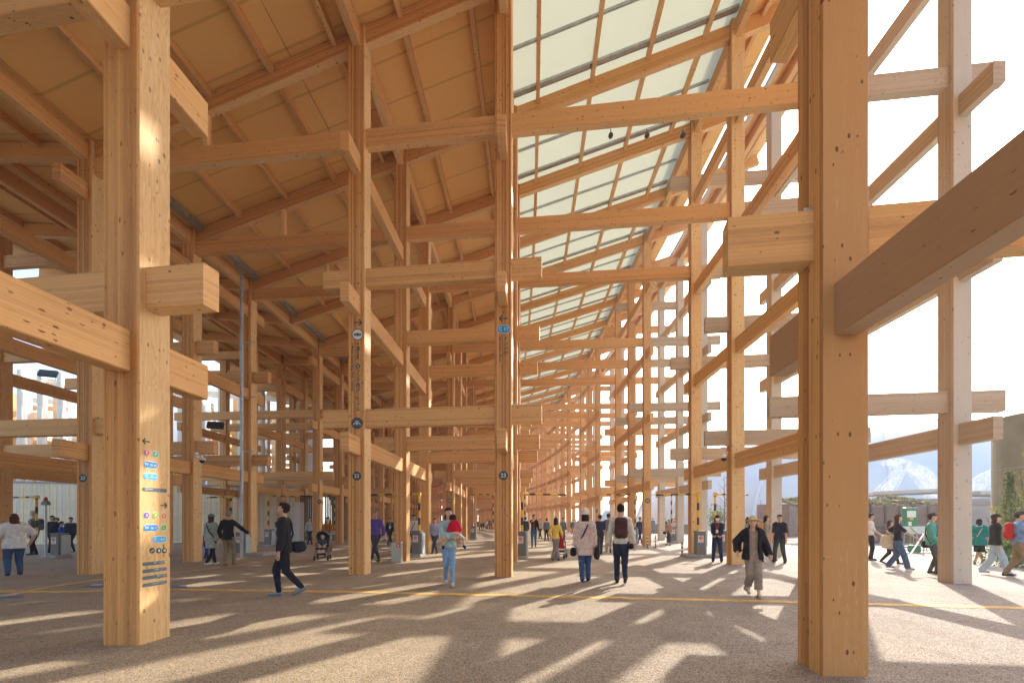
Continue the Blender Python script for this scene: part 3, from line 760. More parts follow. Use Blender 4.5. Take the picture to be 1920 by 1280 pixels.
    # --- things worn
    for e in extras:
        k_ = e[0]
        if k_ == 'backpack':
            c_ = chest+[0, -.105*s, -.055*s]; mesh_obj('backpack', grid_mesh([('b', c_, (.080*s, .050*s, .132*s), .045*s, 0), ('b', c_+[0, -.045*s, -.05*s], (.056*s, .02*s, .05*s), .018*s, .01)], [], vox, fold=.003, seed=px), fabric(e[1]), o)
            m = MB()
            for i in (0, 1):
                sx = -1 if i == 0 else 1; a = chest+[sx*.055*s, -.06*s, .05*s]
                m.tube([a, chest+[sx*.060*s, -.01, .080*s], chest+[sx*.060*s, .058*s, .03*s], chest+[sx*.066*s, .056*s, -.05*s], chest+[sx*.078*s, -.07*s, -.12*s]], .012*s, 6)
            m.build('strap', fabric(tuple(x*.6 for x in e[1])), o, smooth=True)
        elif k_ == 'strap':     # cross-body strap to the side sx
            sx = e[2]; m = MB(); rr = r+.012
            fr = [chest+[-sx*.05*s, .0, .078*s], chest+[-sx*.03*s, .052*s+rr, .03*s], chest+[sx*.03*s, .056*s+rr, -.10*s], hip+[sx*.088*s, .03*s, .03*s], hip+[sx*.105*s, 0, -.02*s]]
            bk = [chest+[-sx*.05*s, .0, .078*s], chest+[-sx*.03*s, -.052*s-rr, .03*s], chest+[sx*.03*s, -.056*s-rr, -.10*s], hip+[sx*.088*s, -.03*s, .03*s], hip+[sx*.105*s, 0, -.02*s]]
            m.tube(fr, .009*s, 6); m.tube(bk, .009*s, 6); m.build('strap', fabric(e[1]), o, smooth=True)
        elif k_ == 'bag':       # c, half sizes in fractions of height
            c_ = np.array(e[2])*s; hs = np.array(e[3])*s
            b2 = mesh_obj('shoulder_bag', grid_mesh([('b', c_, tuple(hs), min(hs)*.95, 0), ('e', c_-[0, 0, hs[2]*.25], tuple(hs*[1.1, 1.08, .85]), .02)], [], vox, fold=.005, seed=px), fabric(e[1]), o)
            if len(e) > 4:
                m = MB(); q = np.array(e[4])*s
                m.tube([c_+[0, hs[1]*.6, hs[2]*.8], q, c_+[0, -hs[1]*.6, hs[2]*.8]], .007*s, 6); m.build('bag_handle', fabric(e[1]), o, smooth=True)
        elif k_ == 'lanyard':
            m = MB(); q = chest+[0, .064*s+r, -.06*s]
            for sx in (-1, 1): m.tube([chest+[sx*.032*s, .01*s, .082*s], chest+[sx*.028*s, .058*s+r, .04*s], q], .0055*s, 5)
            m.build('lanyard', fabric(e[1]), o)
            m = MB(); m.rbox(tuple(q+[0, .004, -.045*s]), (.05*s, .006, .075*s), .003); m.build('badge_card', WHITE, o)
        elif k_ == 'belt':
            m = MB(); m.tube([hip+np.array([math.cos(a)*.092*s, math.sin(a)*.068*s, .04*s]) for a in np.linspace(0, 2*math.pi, 17)], .010*s, 5); m.build('belt', fabric(e[1]), o)
    return o, p, d, s
WALK_L = dict(feet=((-.05, .15), (.05, -.15)), lift=(0, .035))
WALK_R = dict(feet=((-.05, -.15), (.05, .15)), lift=(.035, 0))

# ------------------------------------------------------------------ barrier gates, beacon poles, posts
def stripes_mat():
    m, t, b = newmat('yellow_black_bands')
    a = N(t, 'ShaderNodeAttribute', attribute_name='wc'); s = N(t, 'ShaderNodeSeparateXYZ'); t.links.new(a.outputs['Vector'], s.inputs[0])
    k_ = mth(t, 'GREATER_THAN', mth(t, 'FRACT', mth(t, 'DIVIDE', s.outputs[0], .56)), .5)
    c = mixc(t, k_, (.72, .45, .02), (.02, .02, .022)); t.links.new(c, b.inputs['Base Color']); b.inputs['Roughness'].default_value = .45
    return m
BAND = stripes_mat()
STK = plain('sticker_white', (.75, .72, .70), .5); 
def gate(px, py, label, armx, boomlen, boomdir, plinth=False, base_w=.30, group='barrier gates across the walkway'):
    p, d = foot(px, py); o = empty('barrier_gate', p, 0); tag(o, label, 'barrier gate', group)
    m = MB(); m.rbox((0, 0, .06), (.42, .62, .12), .02); m.build('base_plate', KERB, o)
    m = MB(); m.rbox((0, 0, .12+.43), (.34, .40, .86), .015); m.box((0, 0, .99), (.37, .43, .03)); m.build('cabinet', CABG, o)
    m = MB(); m.rbox((.20, .05, .12+.40), (.06, .34, .80), .01); m.build('side_panel', CABL, o)
    st = MB(); st.box((-.02, -.204, .70), (.20, .006, .26)); so = st.build('warning_sticker', STK, o)
    m = MB(); m.tube([(-.02+math.cos(a)*.060, -.211, .745+math.sin(a)*.060) for a in np.linspace(0, 2*math.pi, 19)], .010, 5); m.tube([(-.06, -.211, .785), (.02, -.211, .705)], .009, 5); m.box((-.02, -.2095, .745), (.20, .004, .012)); m.build('prohibition_mark', RED, so)
    m = MB(); m.box((-.03, -.2085, .74), (.05, .004, .05)); m.build('hand_symbol', INK, so)
    put_text('注意', .07, Matrix.Translation((-.02, -.2085, .625)) @ Matrix.Rotation(R(90), 4, 'X'), INK, so)
    top = zat(926, d); ax = (armx-px)*d/F
    m = MB(); m.tube([(ax, 0, .95), (ax, 0, top)], .045, 10); m.build('upright_arm', BAND, o)
    m = MB(); m.tube([(ax, 0, top+.0), (ax+boomdir*boomlen*.33, 0, top+.0)], .040, 10); m.tube([(ax+boomdir*boomlen*.30, -.02, top), (ax+boomdir*boomlen, -.02, top-.03)], .032, 10)
    m.build('boom', BAND, o)
    m = MB(); m.box((ax, -.0, top), (.13, .12, .13)); m.build('hinge_block', YELM, o)
    if plinth:
        m = MB(); m.rbox((plinth[0], .15, .06), (plinth[1], .9, .118), .03); m.build('kerb_island', KERB, o)
    return o
YELM = plain('yellow_enamel', (.68, .42, .03), .45)
def bcn(px, py, ptop, label):
    p, d = foot(px, py); H = zat(ptop, d); o = empty('beacon_pole', p); tag(o, label, 'beacon pole', 'grey beacon poles beside the barrier gates')
    m = MB(); m.tube([(0, 0, 0), (0, 0, .02), (0, 0, .021), (0, 0, H-.35)], [.16, .15, .045, .042], 12); m.build('pole', STEEL, o, smooth=False)
    m = MB(); m.rbox((0, 0, H-.28), (.30, .12, .13), .01); m.rbox((0, 0, H-.19), (.16, .14, .08), .02); m.build('junction_box', CABG, o)
    m = MB(); m.tube([(0, 0, H-.15), (0, 0, H-.05), (0, 0, H-.015), (0, 0, H)], [.055, .055, .04, .01], 12); m.build('lamp', RED, o, smooth=True)
    return o
gate(455, 1041, 'grey barrier gate beside the walking man in the black jacket and khaki trousers', 432, 1.05, -1, plinth=(.45, 1.3))
gate(505, 1024, 'grey barrier gate directly behind the man wearing a lanyard', 503, 1.6, 1)
gate(630, 1017, 'grey barrier gate right behind the woman pushing the dark stroller', 628, 1.5, -1)
gate(783, 1043, 'grey barrier gate with a red and white sticker, left of the woman carrying a baby', 786, 2.6, -1)
gate(978, 1047, 'grey barrier gate with its boom reaching right, at the foot of the central column', 979, 1.6, 1)
gate(1189, 1019, 'small distant barrier gate right beside the man with the maroon backpack', 1191, 2.0, -1)
gate(1312, 1044, 'grey barrier gate on a round concrete island, left of the guard in blue', 1309, 1.6, -1, plinth=(.10, 1.35))
gate(1352, 1040, 'barrier gate behind the guard in blue, boom pointing right', 1341, 1.3, 1)
gate(112, 1045, 'grey barrier gate next to the woman in the white T-shirt, boom reaching left', 66, 1.4, -1)
gate(888, 1012, 'far barrier gate left of the central column, above the distant crowd', 925, 1.6, -1)
gate(984, 1012, 'far small barrier gate just right of the central column with a short boom', 984, 2.0, 1)
gate(1262, 1017, 'far barrier gate among the visitors beyond the white bollards', 1259, 1.4, -1)
bcn(86, 1043, 926, 'grey pole with a red lamp beside the white T-shirt woman')
bcn(473, 1036, 916, 'grey pole with a red lamp at the left kerb island')
bcn(623, 1014, 935, 'thin far pole with a red lamp over the stroller woman')
bcn(971, 1030, 917, 'pole with a red lamp standing right behind the central column')
bcn(1322, 1020, 939, 'far pole with a red lamp behind the sticker cabinet near the guard')
def bollard(px, py, ptop, label):
    p, d = foot(px, py); H = zat(ptop, d); o = empty('bollard', p); tag(o, label, 'bollard', 'slim bollards at the right of the walkway')
    m = MB(); m.tube([(0, 0, 0), (0, 0, .03), (0, 0, .031), (0, 0, H-.02), (0, 0, H)], [.09, .08, .038, .036, .02], 10); m.build('post', plain('bollard_brown', (.20, .13, .09), .6), o)
    for k_ in (.35, .6, .85):
        m = MB(); m.tube([(0, 0, H*k_), (0, 0, H*k_+.07)], .0395, 10, cap=False); m.build('reflective_band', WHITE, o)
bollard(1214, 1027, 1003, 'slim bollard at the foot of the tall column with the round badge')
bollard(1229, 1027, 1003, 'slim bollard between the badge column and the women in skirts')
bollard(1279, 1042, 1011, 'nearest slim bollard, left of the round concrete island')
# bollard at the left
bollard(581, 1020, 1002, 'short pale bollard in front of the woman in the white jacket')
# cone
p, d = foot(721, 1012); o = empty('traffic_cone', p); tag(o, 'white traffic cone beyond the gates, between two columns', 'traffic cone')
m = MB(); m.rbox((0, 0, .02), (.36, .36, .04), .01); m.build('base', BLACK, o)
m = MB(); m.tube([(0, 0, .04), (0, 0, .68), (0, 0, .7)], [.13, .03, .02], 14); m.build('cone', WHITE, o, smooth=True)
# extinguisher box at the foot of column C
p, d = foot(745, 1053.5); p.y -= .02
o = empty('extinguisher_cabinet', p, R(-1)); tag(o, 'steel cabinet with a red sticker strapped to the foot of a column', 'cabinet')
m = MB(); m.rbox((0, 0, .34), (.33, .20, .68), .012); m.build('box', plain('brushed_steel', (.36, .33, .29), .38, .8, 30, .1), o)
m = MB(); m.rbox((.08, -.102, .58), (.12, .006, .15), .002); s1 = m.build('red_sticker', RED, o)
m = MB(); m.tube([(.08, -.107, .54), (.08, -.107, .60), (.08, -.107, .625)], [.018, .018, .006], 8); m.build('extinguisher_symbol', WHITE, s1)
# dome cameras
def domecam(px, py, d, label, sx):
    p = at(px, d, zat(py, d)); o = empty('security_camera', p); tag(o, label, 'camera', 'white dome security cameras on columns')
    m = MB(); m.tube([(0, 0, .05), (0, 0, .14), (sx*.16, 0, .16)], .03, 8); m.box((sx*.20, 0, .16), (.06, .12, .16)); m.build('bracket', WHITE, o)
    m = MB(); m.tube([(0, 0, .07), (0, 0, .05), (0, 0, -.02), (0, 0, -.03)], [.03, .10, .11, .10], 16); m.build('housing', WHITE, o, smooth=True)
    m = MB(); m.tube([(0, 0, -.03), (0, 0, -.07), (0, 0, -.11), (0, 0, -.13)], [.09, .085, .05, .01], 16); m.build('dome', plain('smoked_dome', (.03, .03, .035), .15), o, smooth=True)
domecam(379, 861, 15.6, 'white dome camera on the column left of the two visitors', -1)
domecam(1357, 857, 14.6, 'white dome camera high on the column above the guard', 1)
for px, py in ((1145, 255), (1213, 252), (1280, 250)):
    d = 11.2; z = zat(246, d); p = at(px, d, z-.02)
    lab = {1145: 'left', 1213: 'middle', 1280: 'right'}[px]
    o = empty('spotlight', p); tag(o, lab+' one of three black spotlights under the high cross beam', 'spotlight', 'black spotlights under the cross beam')
    m = MB(); m.tube([(0, 0, .06), (0, 0, -.06)], .012, 6); m.build('stem', INK, o)
    m = MB(); m.tube([(0, .07, -.07), (0, .05, -.07), (0, -.06, -.13), (0, -.07, -.135)], [.03, .055, .058, .05], 14); m.build('housing', INK, o, smooth=True)
for px, py, lab in ((90, 700, 'black floodlight in the opening at the left edge'), (404, 797, 'black floodlight high in the gap right of the signpost column')):
    d = 24; p = at(px, d, zat(py, d)); o = empty('floodlight', p, R(25)); o.rotation_euler[0] = R(-30); tag(o, lab, 'floodlight')
    m = MB(); m.rbox((0, 0, 0), (.75, .14, .42), .03); m.build('lamp_head', INK, o); m = MB(); m.tube([(-.3, 0, 0), (-.3, .15, -.3), (.3, .15, -.3), (.3, 0, 0)], .02, 6); m.build('bracket', STEEL, o)

# ------------------------------------------------------------------ signs on the columns
def face_frame(r_, s_, side):
    """matrix from (u right, v up, w out) to world on one face of a column; side 'front' (towards the camera) or 'right' or 'left' """
    p = pos(r_, s_); a = turn(s_); ex = Vector((math.cos(a), math.sin(a), 0)); ey = Vector((-math.sin(a), math.cos(a), 0)); ez = Vector((0, 0, 1))
    if side == 'front': o, u, n = p-ey*.211, ex, -ey
    else: o, u, n = p+ex*.211, ey, ex
    M = Matrix.Identity(4)
    for i in range(3): M[i][0], M[i][1], M[i][2], M[i][3] = u[i], ez[i], n[i], o[i]
    return M
def on_face(M, px, py):
    """where the line of sight through a picture point meets the face"""
    dvec = at(px, 1, 0); dvec.z = -(py-HY)/F; c0 = Vector((0, 0, CAMH)); o = M.translation; n = Vector((M[0][2], M[1][2], M[2][2]))
    t = (o-c0).dot(n)/dvec.dot(n); q = c0+dvec*t; l = M.inverted() @ q; return l.x, l.y
def disc(mb, M, u, v, ru, rv, w0=.0, th=.003, n=24, pill=0):
    P = []
    for k_ in range(n):
        a = 2*math.pi*(k_+.5)/n; P.append((u+math.cos(a)*ru+(pill if math.cos(a) > 0 else -pill), v+math.sin(a)*rv))
    V = [M @ Vector((x, y, w0)) for x, y in P]+[M @ Vector((x, y, w0+th)) for x, y in P]
    mb.add([tuple(q) for q in V], [tuple(range(n-1, -1, -1)), tuple(range(n, 2*n))]+[(i, (i+1) % n, n+(i+1) % n, n+i) for i in range(n)])
def arrow(mb, M, u, v, s_, dr):
    def bar(a, b_):
        a, b_ = Vector(a), Vector(b_); d_ = (b_-a).normalized(); n_ = Vector((-d_.y, d_.x))*s_*.07
        q = [a+n_, a-n_, b_-n_, b_+n_]; V = [M @ Vector((x.x, x.y, w0)) for w0 in (.001, .004) for x in q]
        mb.add([tuple(x) for x in V], [(3, 2, 1, 0), (4, 5, 6, 7), (0, 1, 5, 4), (1, 2, 6, 5), (2, 3, 7, 6), (3, 0, 4, 7)])
    bar((u-s_*.5, v), (u+s_*.5, v)); t = u+dr*s_*.5
    bar((t, v), (t-dr*s_*.38, v+s_*.38)); bar((t, v), (t-dr*s_*.38, v-s_*.38))
def TM(M, u, v, w0=.006, rot=0): return M @ Matrix.Translation((u, v, w0)) @ Matrix.Rotation(rot, 4, 'Z')
VCOL = {}
def vinyl(c):
    if c not in VCOL: VCOL[c] = plain('vinyl_print', c, .45)
    return VCOL[c]
# directory on the near column
M = face_frame('a', STN[3], 'right')
ws = empty('wayfinding_sign', M @ Vector((0, 0, 0))); ws_inv = Matrix.Translation(-ws.location)
tag(ws, 'coloured letter discs, blue pills and slate bars on the near left column', 'sign')
Ml = ws_inv @ M
def letters(txt, px, py, col, ru=.035, pill=0, size=.05, sub=None):
    u, v = on_face(M, px, py); m = MB(); disc(m, Ml, u, v, ru*1.16, ru*1.16, 0, .002, pill=pill); m.build('badge_rim', vinyl((.72, .80, .82)), ws)
    m = MB(); disc(m, Ml, u, v, ru, ru, .001, .003, pill=pill); b_ = m.build('route_badge', vinyl(col), ws)
    if sub is None: put_text(txt, size, TM(Ml, u, v), WHITE, b_, bold=.001)
    else: put_text(txt, size, TM(Ml, u-pill*1.05, v), WHITE, b_, bold=.001); put_text(sub, size*.72, TM(Ml, u+pill*.6, v-.004), WHITE, b_, bold=.0006)
m = MB(); u, v = on_face(M, 274, 827); arrow(m, Ml, u, v, .085, -1); m.build('arrow', INK, ws)
m = MB(); u, v = on_face(M, 307, 947); arrow(m, Ml, u, v, .085, 1); m.build('arrow', INK, ws)
letters('E', 274.5, 848, (.62, .10, .10)); letters('P', 291.3, 851, (.02, .40, .26))
letters('W', 282.5, 871, (.01, .25, .60), pill=.055, sub='01-05'); letters('C', 282.5, 893, (.06, .42, .74), pill=.055, sub='01-16')
letters('X', 274.5, 965.5, (.16, .07, .34)); letters('F', 291.3, 966, (.35, .50, .03)); letters('S', 307, 966.5, (.72, .22, .02))
letters('W', 283, 989, (.01, .25, .60), pill=.055, sub='06-11'); letters('L', 307, 988.5, (.14, .42, .06)); letters('C', 299, 1010.5, (.06, .42, .74), pill=.055, sub='18-21')
for px, g_ in ((285, 'stairs'), (297.5, 'lift'), (308, 'toilet')):
    u, v = on_face(M, px, 1031.5); m = MB(); disc(m, Ml, u, v, .033, .033, 0, .003); b_ = m.build('facility_icon', vinyl((.05, .06, .065)), ws); m = MB()
    def bx(du, dv, a, c_):
        V = [Ml @ Vector((u+du+x, v+dv+y, w0)) for w0 in (.004, .006) for x, y in ((-a, -c_), (a, -c_), (a, c_), (-a, c_))]; m.add([tuple(q) for q in V], [(4, 5, 6, 7), (0, 1, 5, 4), (1, 2, 6, 5), (2, 3, 7, 6), (3, 0, 4, 7)])
    if g_ == 'stairs':
        for k_ in range(4): bx(-.012+k_*.008, -.010+k_*.006, .005, .004)
    elif g_ == 'lift': bx(0, -.002, .011, .013); bx(0, .017, .006, .003)
    else:
        bx(-.008, 0, .005, .012); bx(.008, 0, .005, .012); bx(-.008, .017, .003, .003); bx(.008, .017, .003, .003)
    m.build('pictogram', WHITE, b_)
for k_, (py, dot, tx, tx2) in enumerate(((918, None, '団体休憩所', 'Rest Area'), (1055, (.70, .58, .08), '西ゲート広場', 'West Gate'), (1068, (.34, .12, .42), '大屋根リング', 'Grand Ring'), (1080.5, None, '静けさの森', 'Forest'), (1093.5, None, 'ウォータープラザ', 'Water Plaza'))):
    u, v = on_face(M, 290.5, py); m = MB(); disc(m, Ml, u, v, .021, .021, 0, .003, pill=.138, n=20); b_ = m.build('info_bar', vinyl((.10, .14, .155)), ws)
    if k_ == 0:
        put_text(tx, .020, TM(Ml, u-.13, v+.004, .004), WHITE, b_, 'LEFT'); put_text(tx2, .011, TM(Ml, u-.13, v-.011, .004), WHITE, b_, 'LEFT')
    else:
        e = .115 if dot else .14
        put_text(tx, .022, TM(Ml, u+e, v+.004, .004), WHITE, b_, 'RIGHT'); put_text(tx2, .011, TM(Ml, u+e, v-.012, .004), WHITE, b_, 'RIGHT')
    if dot: m = MB(); disc(m, Ml, u+.140, v, .018, .018, .003, .002); m.build('route_dot', vinyl(dot), b_)
# vertical directions on the two middle columns
M = face_frame('a', STN[4], 'front'); vs = empty('hanging_direction_sign', M.translation); Ml = Matrix.Translation(-vs.location) @ M; vs.name = 'column_direction_sign'
tag(vs, 'vertical lettering below a bus disc and right arrow, on the column left of centre', 'sign')
m = MB(); u, v = on_face(M, 671, 604.5); arrow(m, Ml, u, v, .21, 1); m.build('arrow', INK, vs)
u, v = on_face(M, 670.5, 627); m = MB(); disc(m, Ml, u, v, .150, .150, 0, .003, n=32); b_ = m.build('icon_disc', INK, vs)
m = MB(); disc(m, Ml, u, v, .130, .130, .003, .002, n=32); m.build('icon_face', vinyl((.70, .70, .70)), b_)
m = MB()
disc(m, Ml, u, v, .040, .036, .005, .002, n=16, pill=.062)
m.build('bus_symbol', INK, b_)
for du in (-.062, -.040, .040, .062): m = MB(); disc(m, Ml, u+du, v+.006, .009, .013, .007, .001, n=8); m.build('bus_window', WHITE, b_)
def vtext(M, Ml, parent, px, py0, py1, parts_):
    """parts_: list of ('r', text) rotated latin, or ('v', text) upright stacked, or ('n', digit) disc"""
    u, v0 = on_face(M, px, py0); _, v1 = on_face(M, px, py1); tot = v0-v1; un = 0
    for k_, tx in parts_: un += {'r': .60, 'v': 1.08, 'n': 1.15}[k_]*len(tx)
    sz = tot/un; v = v0
    for k_, tx in parts_:
        if k_ == 'r': put_text(tx, sz*1.15, TM(Ml, u, v, .003, -math.pi/2), INK, parent, 'LEFT', bold=sz*.03); v -= .60*len(tx)*sz
        elif k_ == 'n':
            m = MB(); disc(m, Ml, u, v-.5*sz, sz*.5, sz*.5, .001, .003); q = m.build('number_disc', INK, parent); put_text(tx, sz*.8, TM(Ml, u, v-.5*sz, .005), WHITE, q); v -= 1.15*sz
        else:
            for ch in tx:
                if ch == 'ー': put_text('|', sz*.95, TM(Ml, u, v-.5*sz, .003), INK, parent, bold=sz*.02)
                else: put_text(ch, sz*1.02, TM(Ml, u, v-.5*sz, .003), INK, parent, bold=sz*.03)
                v -= 1.08*sz
vtext(M, Ml, vs, 671.5, 642, 772, [('r', 'e Mover '), ('n', '6'), ('v', 'リング西ターミナル')])
vtext(M, Ml, vs, 661, 643, 746, [('r', 'e Mover Grand Ring West Terminal')])
M = face_frame('c', STN[4], 'front'); vs = empty('column_direction_sign', M.translation); Ml = Matrix.Translation(-vs.location) @ M
tag(vs, 'vertical lettering under a blue C17 pill and left arrow on the central column', 'sign')
m = MB(); u, v = on_face(M, 944, 597); arrow(m, Ml, u, v, .21, -1); m.build('arrow', INK, vs)
u, v = on_face(M, 944.5, 617); m = MB(); disc(m, Ml, u, v, .105, .105, 0, .002, pill=.065); m.build('badge_rim', vinyl((.55, .66, .70)), vs)
m = MB(); disc(m, Ml, u, v, .092, .092, .002, .002, pill=.065); b_ = m.build('zone_pill', vinyl((.01, .24, .52)), vs); put_text('C 17', .125, TM(Ml, u, v, .005), WHITE, b_, bold=.001)
vtext(M, Ml, vs, 948.5, 630, 669, [('v', 'インド館')]); vtext(M, Ml, vs, 938, 630, 696, [('r', 'India Pavilion - Bharat')])
# round badges
M = face_frame('a', STN[4], 'front')
vs = empty('shelter_sign', M.translation); Ml = Matrix.Translation(-vs.location) @ M; tag(vs, 'round charcoal disc with a white symbol of people above the number 23 disc', 'sign')
u, v = on_face(M, 669.5, 793); m = MB(); disc(m, Ml, u, v, .150, .150, 0, .003, n=32); b_ = m.build('disc', INK, vs)
m = MB()
for dx, sx in ((-.045, 1), (.045, -1)):
    m.tube([Ml @ Vector((u+dx-sx*.045, v-.05, .008)), Ml @ Vector((u+dx-sx*.02, v+.0, .008)), Ml @ Vector((u+dx+sx*.03, v+.012, .008)), Ml @ Vector((u+dx+sx*.032, v-.045, .008))], .010, 6)
    m.tube([Ml @ Vector((u+dx+sx*.022, v+.045, .006)), Ml @ Vector((u+dx+sx*.022, v+.045, .010))], .017, 10)
m.build('people_symbol', WHITE, b_)
def number(r_, s_, px, py, txt, label, rad=.115):
    M = face_frame(r_, s_, 'front'); u, v = on_face(M, px, py); q = M @ Vector((u, v, 0)); o = empty('number_sign', q); Ml = Matrix.Translation(-q) @ M
    tag(o, label, 'sign', 'round number discs on the columns')
    m = MB(); disc(m, Ml, u, v, rad, rad, 0, .003, n=32); m.build('disc', INK, o); put_text(txt, rad*1.15, TM(Ml, u, v, .004), WHITE, o, bold=.001)
number('a', STN[4], 669, 892, '23', 'round charcoal disc numbered 23 left of the central column')
number('c', STN[4], 944, 891, '23', 'round charcoal disc numbered 23 on the central column')
number('l', STN[4], 155.5, 896, '23', 'round charcoal disc numbered 23 on the column at the far left')
number('a', STN[7], 843, 938, '22', 'small far disc numbered 22 above the woman with the baby', .13)
number('l', STN[7], 599, 940, '22', 'small far disc numbered 22 above the woman in the white jacket', .13)
number('q', STN[7], 1214, 938, '22', 'small disc numbered 22 on the column beside the slim bollards', .14)
number('q', STN[10], 1118, 957, '21', 'tiny disc numbered 21 left of the man with the backpack', .14)

# ------------------------------------------------------------------ beyond the walkway
def vwall(name, pa, pb, z0, z1, th, mat, parent=None):
    a, b_ = Vector(pa), Vector(pb); d_ = (b_-a); d_.z = 0; L = d_.length; rz = math.atan2(d_.y, d_.x); c_ = (a+b_)/2
    m = MB(); m.box((c_.x, c_.y, (z0+z1)/2), (L, th, z1-z0), rz); return m.build(name, mat, parent)
def stone_mat():
    m, t, b = newmat('pale_stone_cladding'); g = N(t, 'ShaderNodeNewGeometry'); p = g.outputs['Position']
    s = N(t, 'ShaderNodeSeparateXYZ'); t.links.new(p, s.inputs[0])
    n = noise(t, scalev(t, p, .5, .5, 3.5), 1, 5, .6); wn_ = N(t, 'ShaderNodeTexWhiteNoise', noise_dimensions='2D'); cb = N(t, 'ShaderNodeCombineXYZ')
    t.links.new(mth(t, 'FLOOR', mth(t, 'DIVIDE', s.outputs[0], 1.5)), cb.inputs[0]); t.links.new(mth(t, 'FLOOR', mth(t, 'DIVIDE', s.outputs[2], .9)), cb.inputs[1]); t.links.new(cb.outputs[0], wn_.inputs[0])
    c = ramp(t, mth(t, 'ADD', mth(t, 'MULTIPLY', n, .7), mth(t, 'MULTIPLY', wn_.outputs[0], .3)), [(.25, (.80, .63, .40)), (.75, (.93, .79, .56))])
    ln = mth(t, 'LESS_THAN', mth(t, 'FRACT', mth(t, 'MULTIPLY', s.outputs[0], 5)), .12); c = mixc(t, mth(t, 'MULTIPLY', ln, .35), c, (.3, .3, .28))
    t.links.new(c, b.inputs['Base Color']); b.inputs['Roughness'].default_value = .8
    return m
STONE = stone_mat()
lw = empty('boundary_wall', at(250, 28)); tag(lw, 'tall pale stone clad wall with thin vertical rods behind the left gates', 'wall')
lw.location = (0, 0, 0)
A0, A1 = at(-120, 27.5), at(552, 33)
vwall('stone_face', A0, A1, -.2, 3.75, .3, STONE, lw); vwall('coping', A0-Vector((0, .0, 0)), A1, 3.752, 3.87, .42, KERB, lw)
m = MB()
for k_ in range(60):
    q = A0.lerp(A1, (k_+.5)/60); m.tube([(q.x, q.y-.28, 0), (q.x, q.y-.28, 3.7)], .018, 5)
m.build('rods', STEEL, lw)
vwall('end_pier', at(553, 31), at(566, 31), -.1, 2.65, .6, plain('pale_render', (.62, .60, .56), .85, 0, 3, .06), lw)
sg = empty('slatted_gate', (0, 0, 0)); tag(sg, 'dark gate of upright timber slats behind the woman with the stroller', 'gate')
m = MB()
for k_ in range(26):
    if k_ in (12, 13): continue
    q = at(564+k_*3.3, 32); m.box((q.x, q.y, 1.55), (.055, .08, 3.1))
m.build('slats', plain('dark_slats', (.10, .065, .045), .7, 0, 5, .2), sg)
m = MB(); m.beam(at(563, 32.05, 3.12), at(650, 32.05, 3.12), .1, .1); m.beam(at(563, 32.05, .2), at(650, 32.05, .2), .06, .08); m.build('rails', plain('dark_rail', (.06, .05, .045), .6), sg)
for k_, px in enumerate((566, 606)): 
    q = at(px, 31.9); m = MB(); m.box((q.x, q.y-.1, 1.0), (.9, .02, 2.0)); 
# sunlit lattice of the next stretch of timber, left
lat = empty('timber_lattice', (0, 0, 0)); tag(lat, 'sunlit lattice of timber posts with pale round poles above the pale stone wall', 'timber structure')
PALE = wood('pale_pole', (.80, .74, .62), (.62, .52, .38), seams=False, knots=.5)
for k_ in range(16):
    q = at(40+k_*37.5-75, 38); m = MB(); m.tube([(q.x, q.y, -.5), (q.x, q.y, 14.2-.1*k_)], .27, 12); m.build('pale_pole', PALE, lat, smooth=True)
rr = random.Random(4)
for row_, (dd, zz) in enumerate(((42, 13.2), (47, 12.6), (53, 12))):
    for k_ in range(24):
        q = at(-60+k_*28*(42/dd)*1.0, dd); m = MB(); m.beam((q.x, q.y, -.5), (q.x, q.y, zz), .42, .42); m.build('post', PALE if (k_*7+row_) % 3 else WOODB, lat)
    for lv in (3.4, 5.2, 7.0, 8.9, 10.7, 12.2):
        m = MB(); m.beam(at(-80, dd, lv), at(560, dd+6, lv-.3), .25, .42); m.build('beam', WOODB, lat)
for k_ in range(20):
    q = at(-50+k_*32, 39); q2 = at(-50+k_*32+10, 54); z = 4.1+1.8*(k_ % 5); m = MB(); m.beam((q.x, q.y, z), (q2.x, q2.y, z+.4), .22, .4); m.build('tie_beam', PALE if k_ % 3 else WOODB, lat)
m = MB(); m.beam(at(-100, 37.5, 13.3), at(640, 42, 12.3), .3, .5); m.build('eaves_beam', PALE, lat)
m = MB(); m.beam(at(-100, 48, 14.9), at(640, 54, 12.6), .3, .5); m.build('eaves_beam', PALE, lat)
# right: terrace with planting
tw = empty('terrace_wall', (0, 0, 0)); tag(tw, 'low brown panelled terrace wall with benches behind the green call box', 'wall')
PANEL = plain('rust_brown_panels', (.235, .155, .125), .8, 0, 1.6, .18)
B0, B1, B2 = at(1500, 29), at(1790, 28), at(2150, 25)
vwall('panel_backing', B0, B1, -.1, 2.30, .3, PANEL, tw); vwall('panel_backing', B1, B2, -.1, 2.26, .3, plain('mauve_render', (.40, .34, .32), .85, 0, 2, .1), tw)
for k_ in range(12):
    q = B0.lerp(B1, k_/11); m = MB(); m.box((q.x, q.y-.2, 1.15), (.09, .12, 2.34)); m.build('panel_post', plain('post_brown', (.12, .085, .075), .7) if k_ == 0 else bpy.data.materials['post_brown'], tw)
for k_, (z, dy) in enumerate(((.42, .9), (.80, .55), (1.15, .3))):
    a, b_ = B0-Vector((0, dy, 0)), B1-Vector((0, dy, 0)); vwall('bench_board', a, b_, z-.06, z, .32, plain('bench_mauve', (.26, .20, .20), .8), tw)
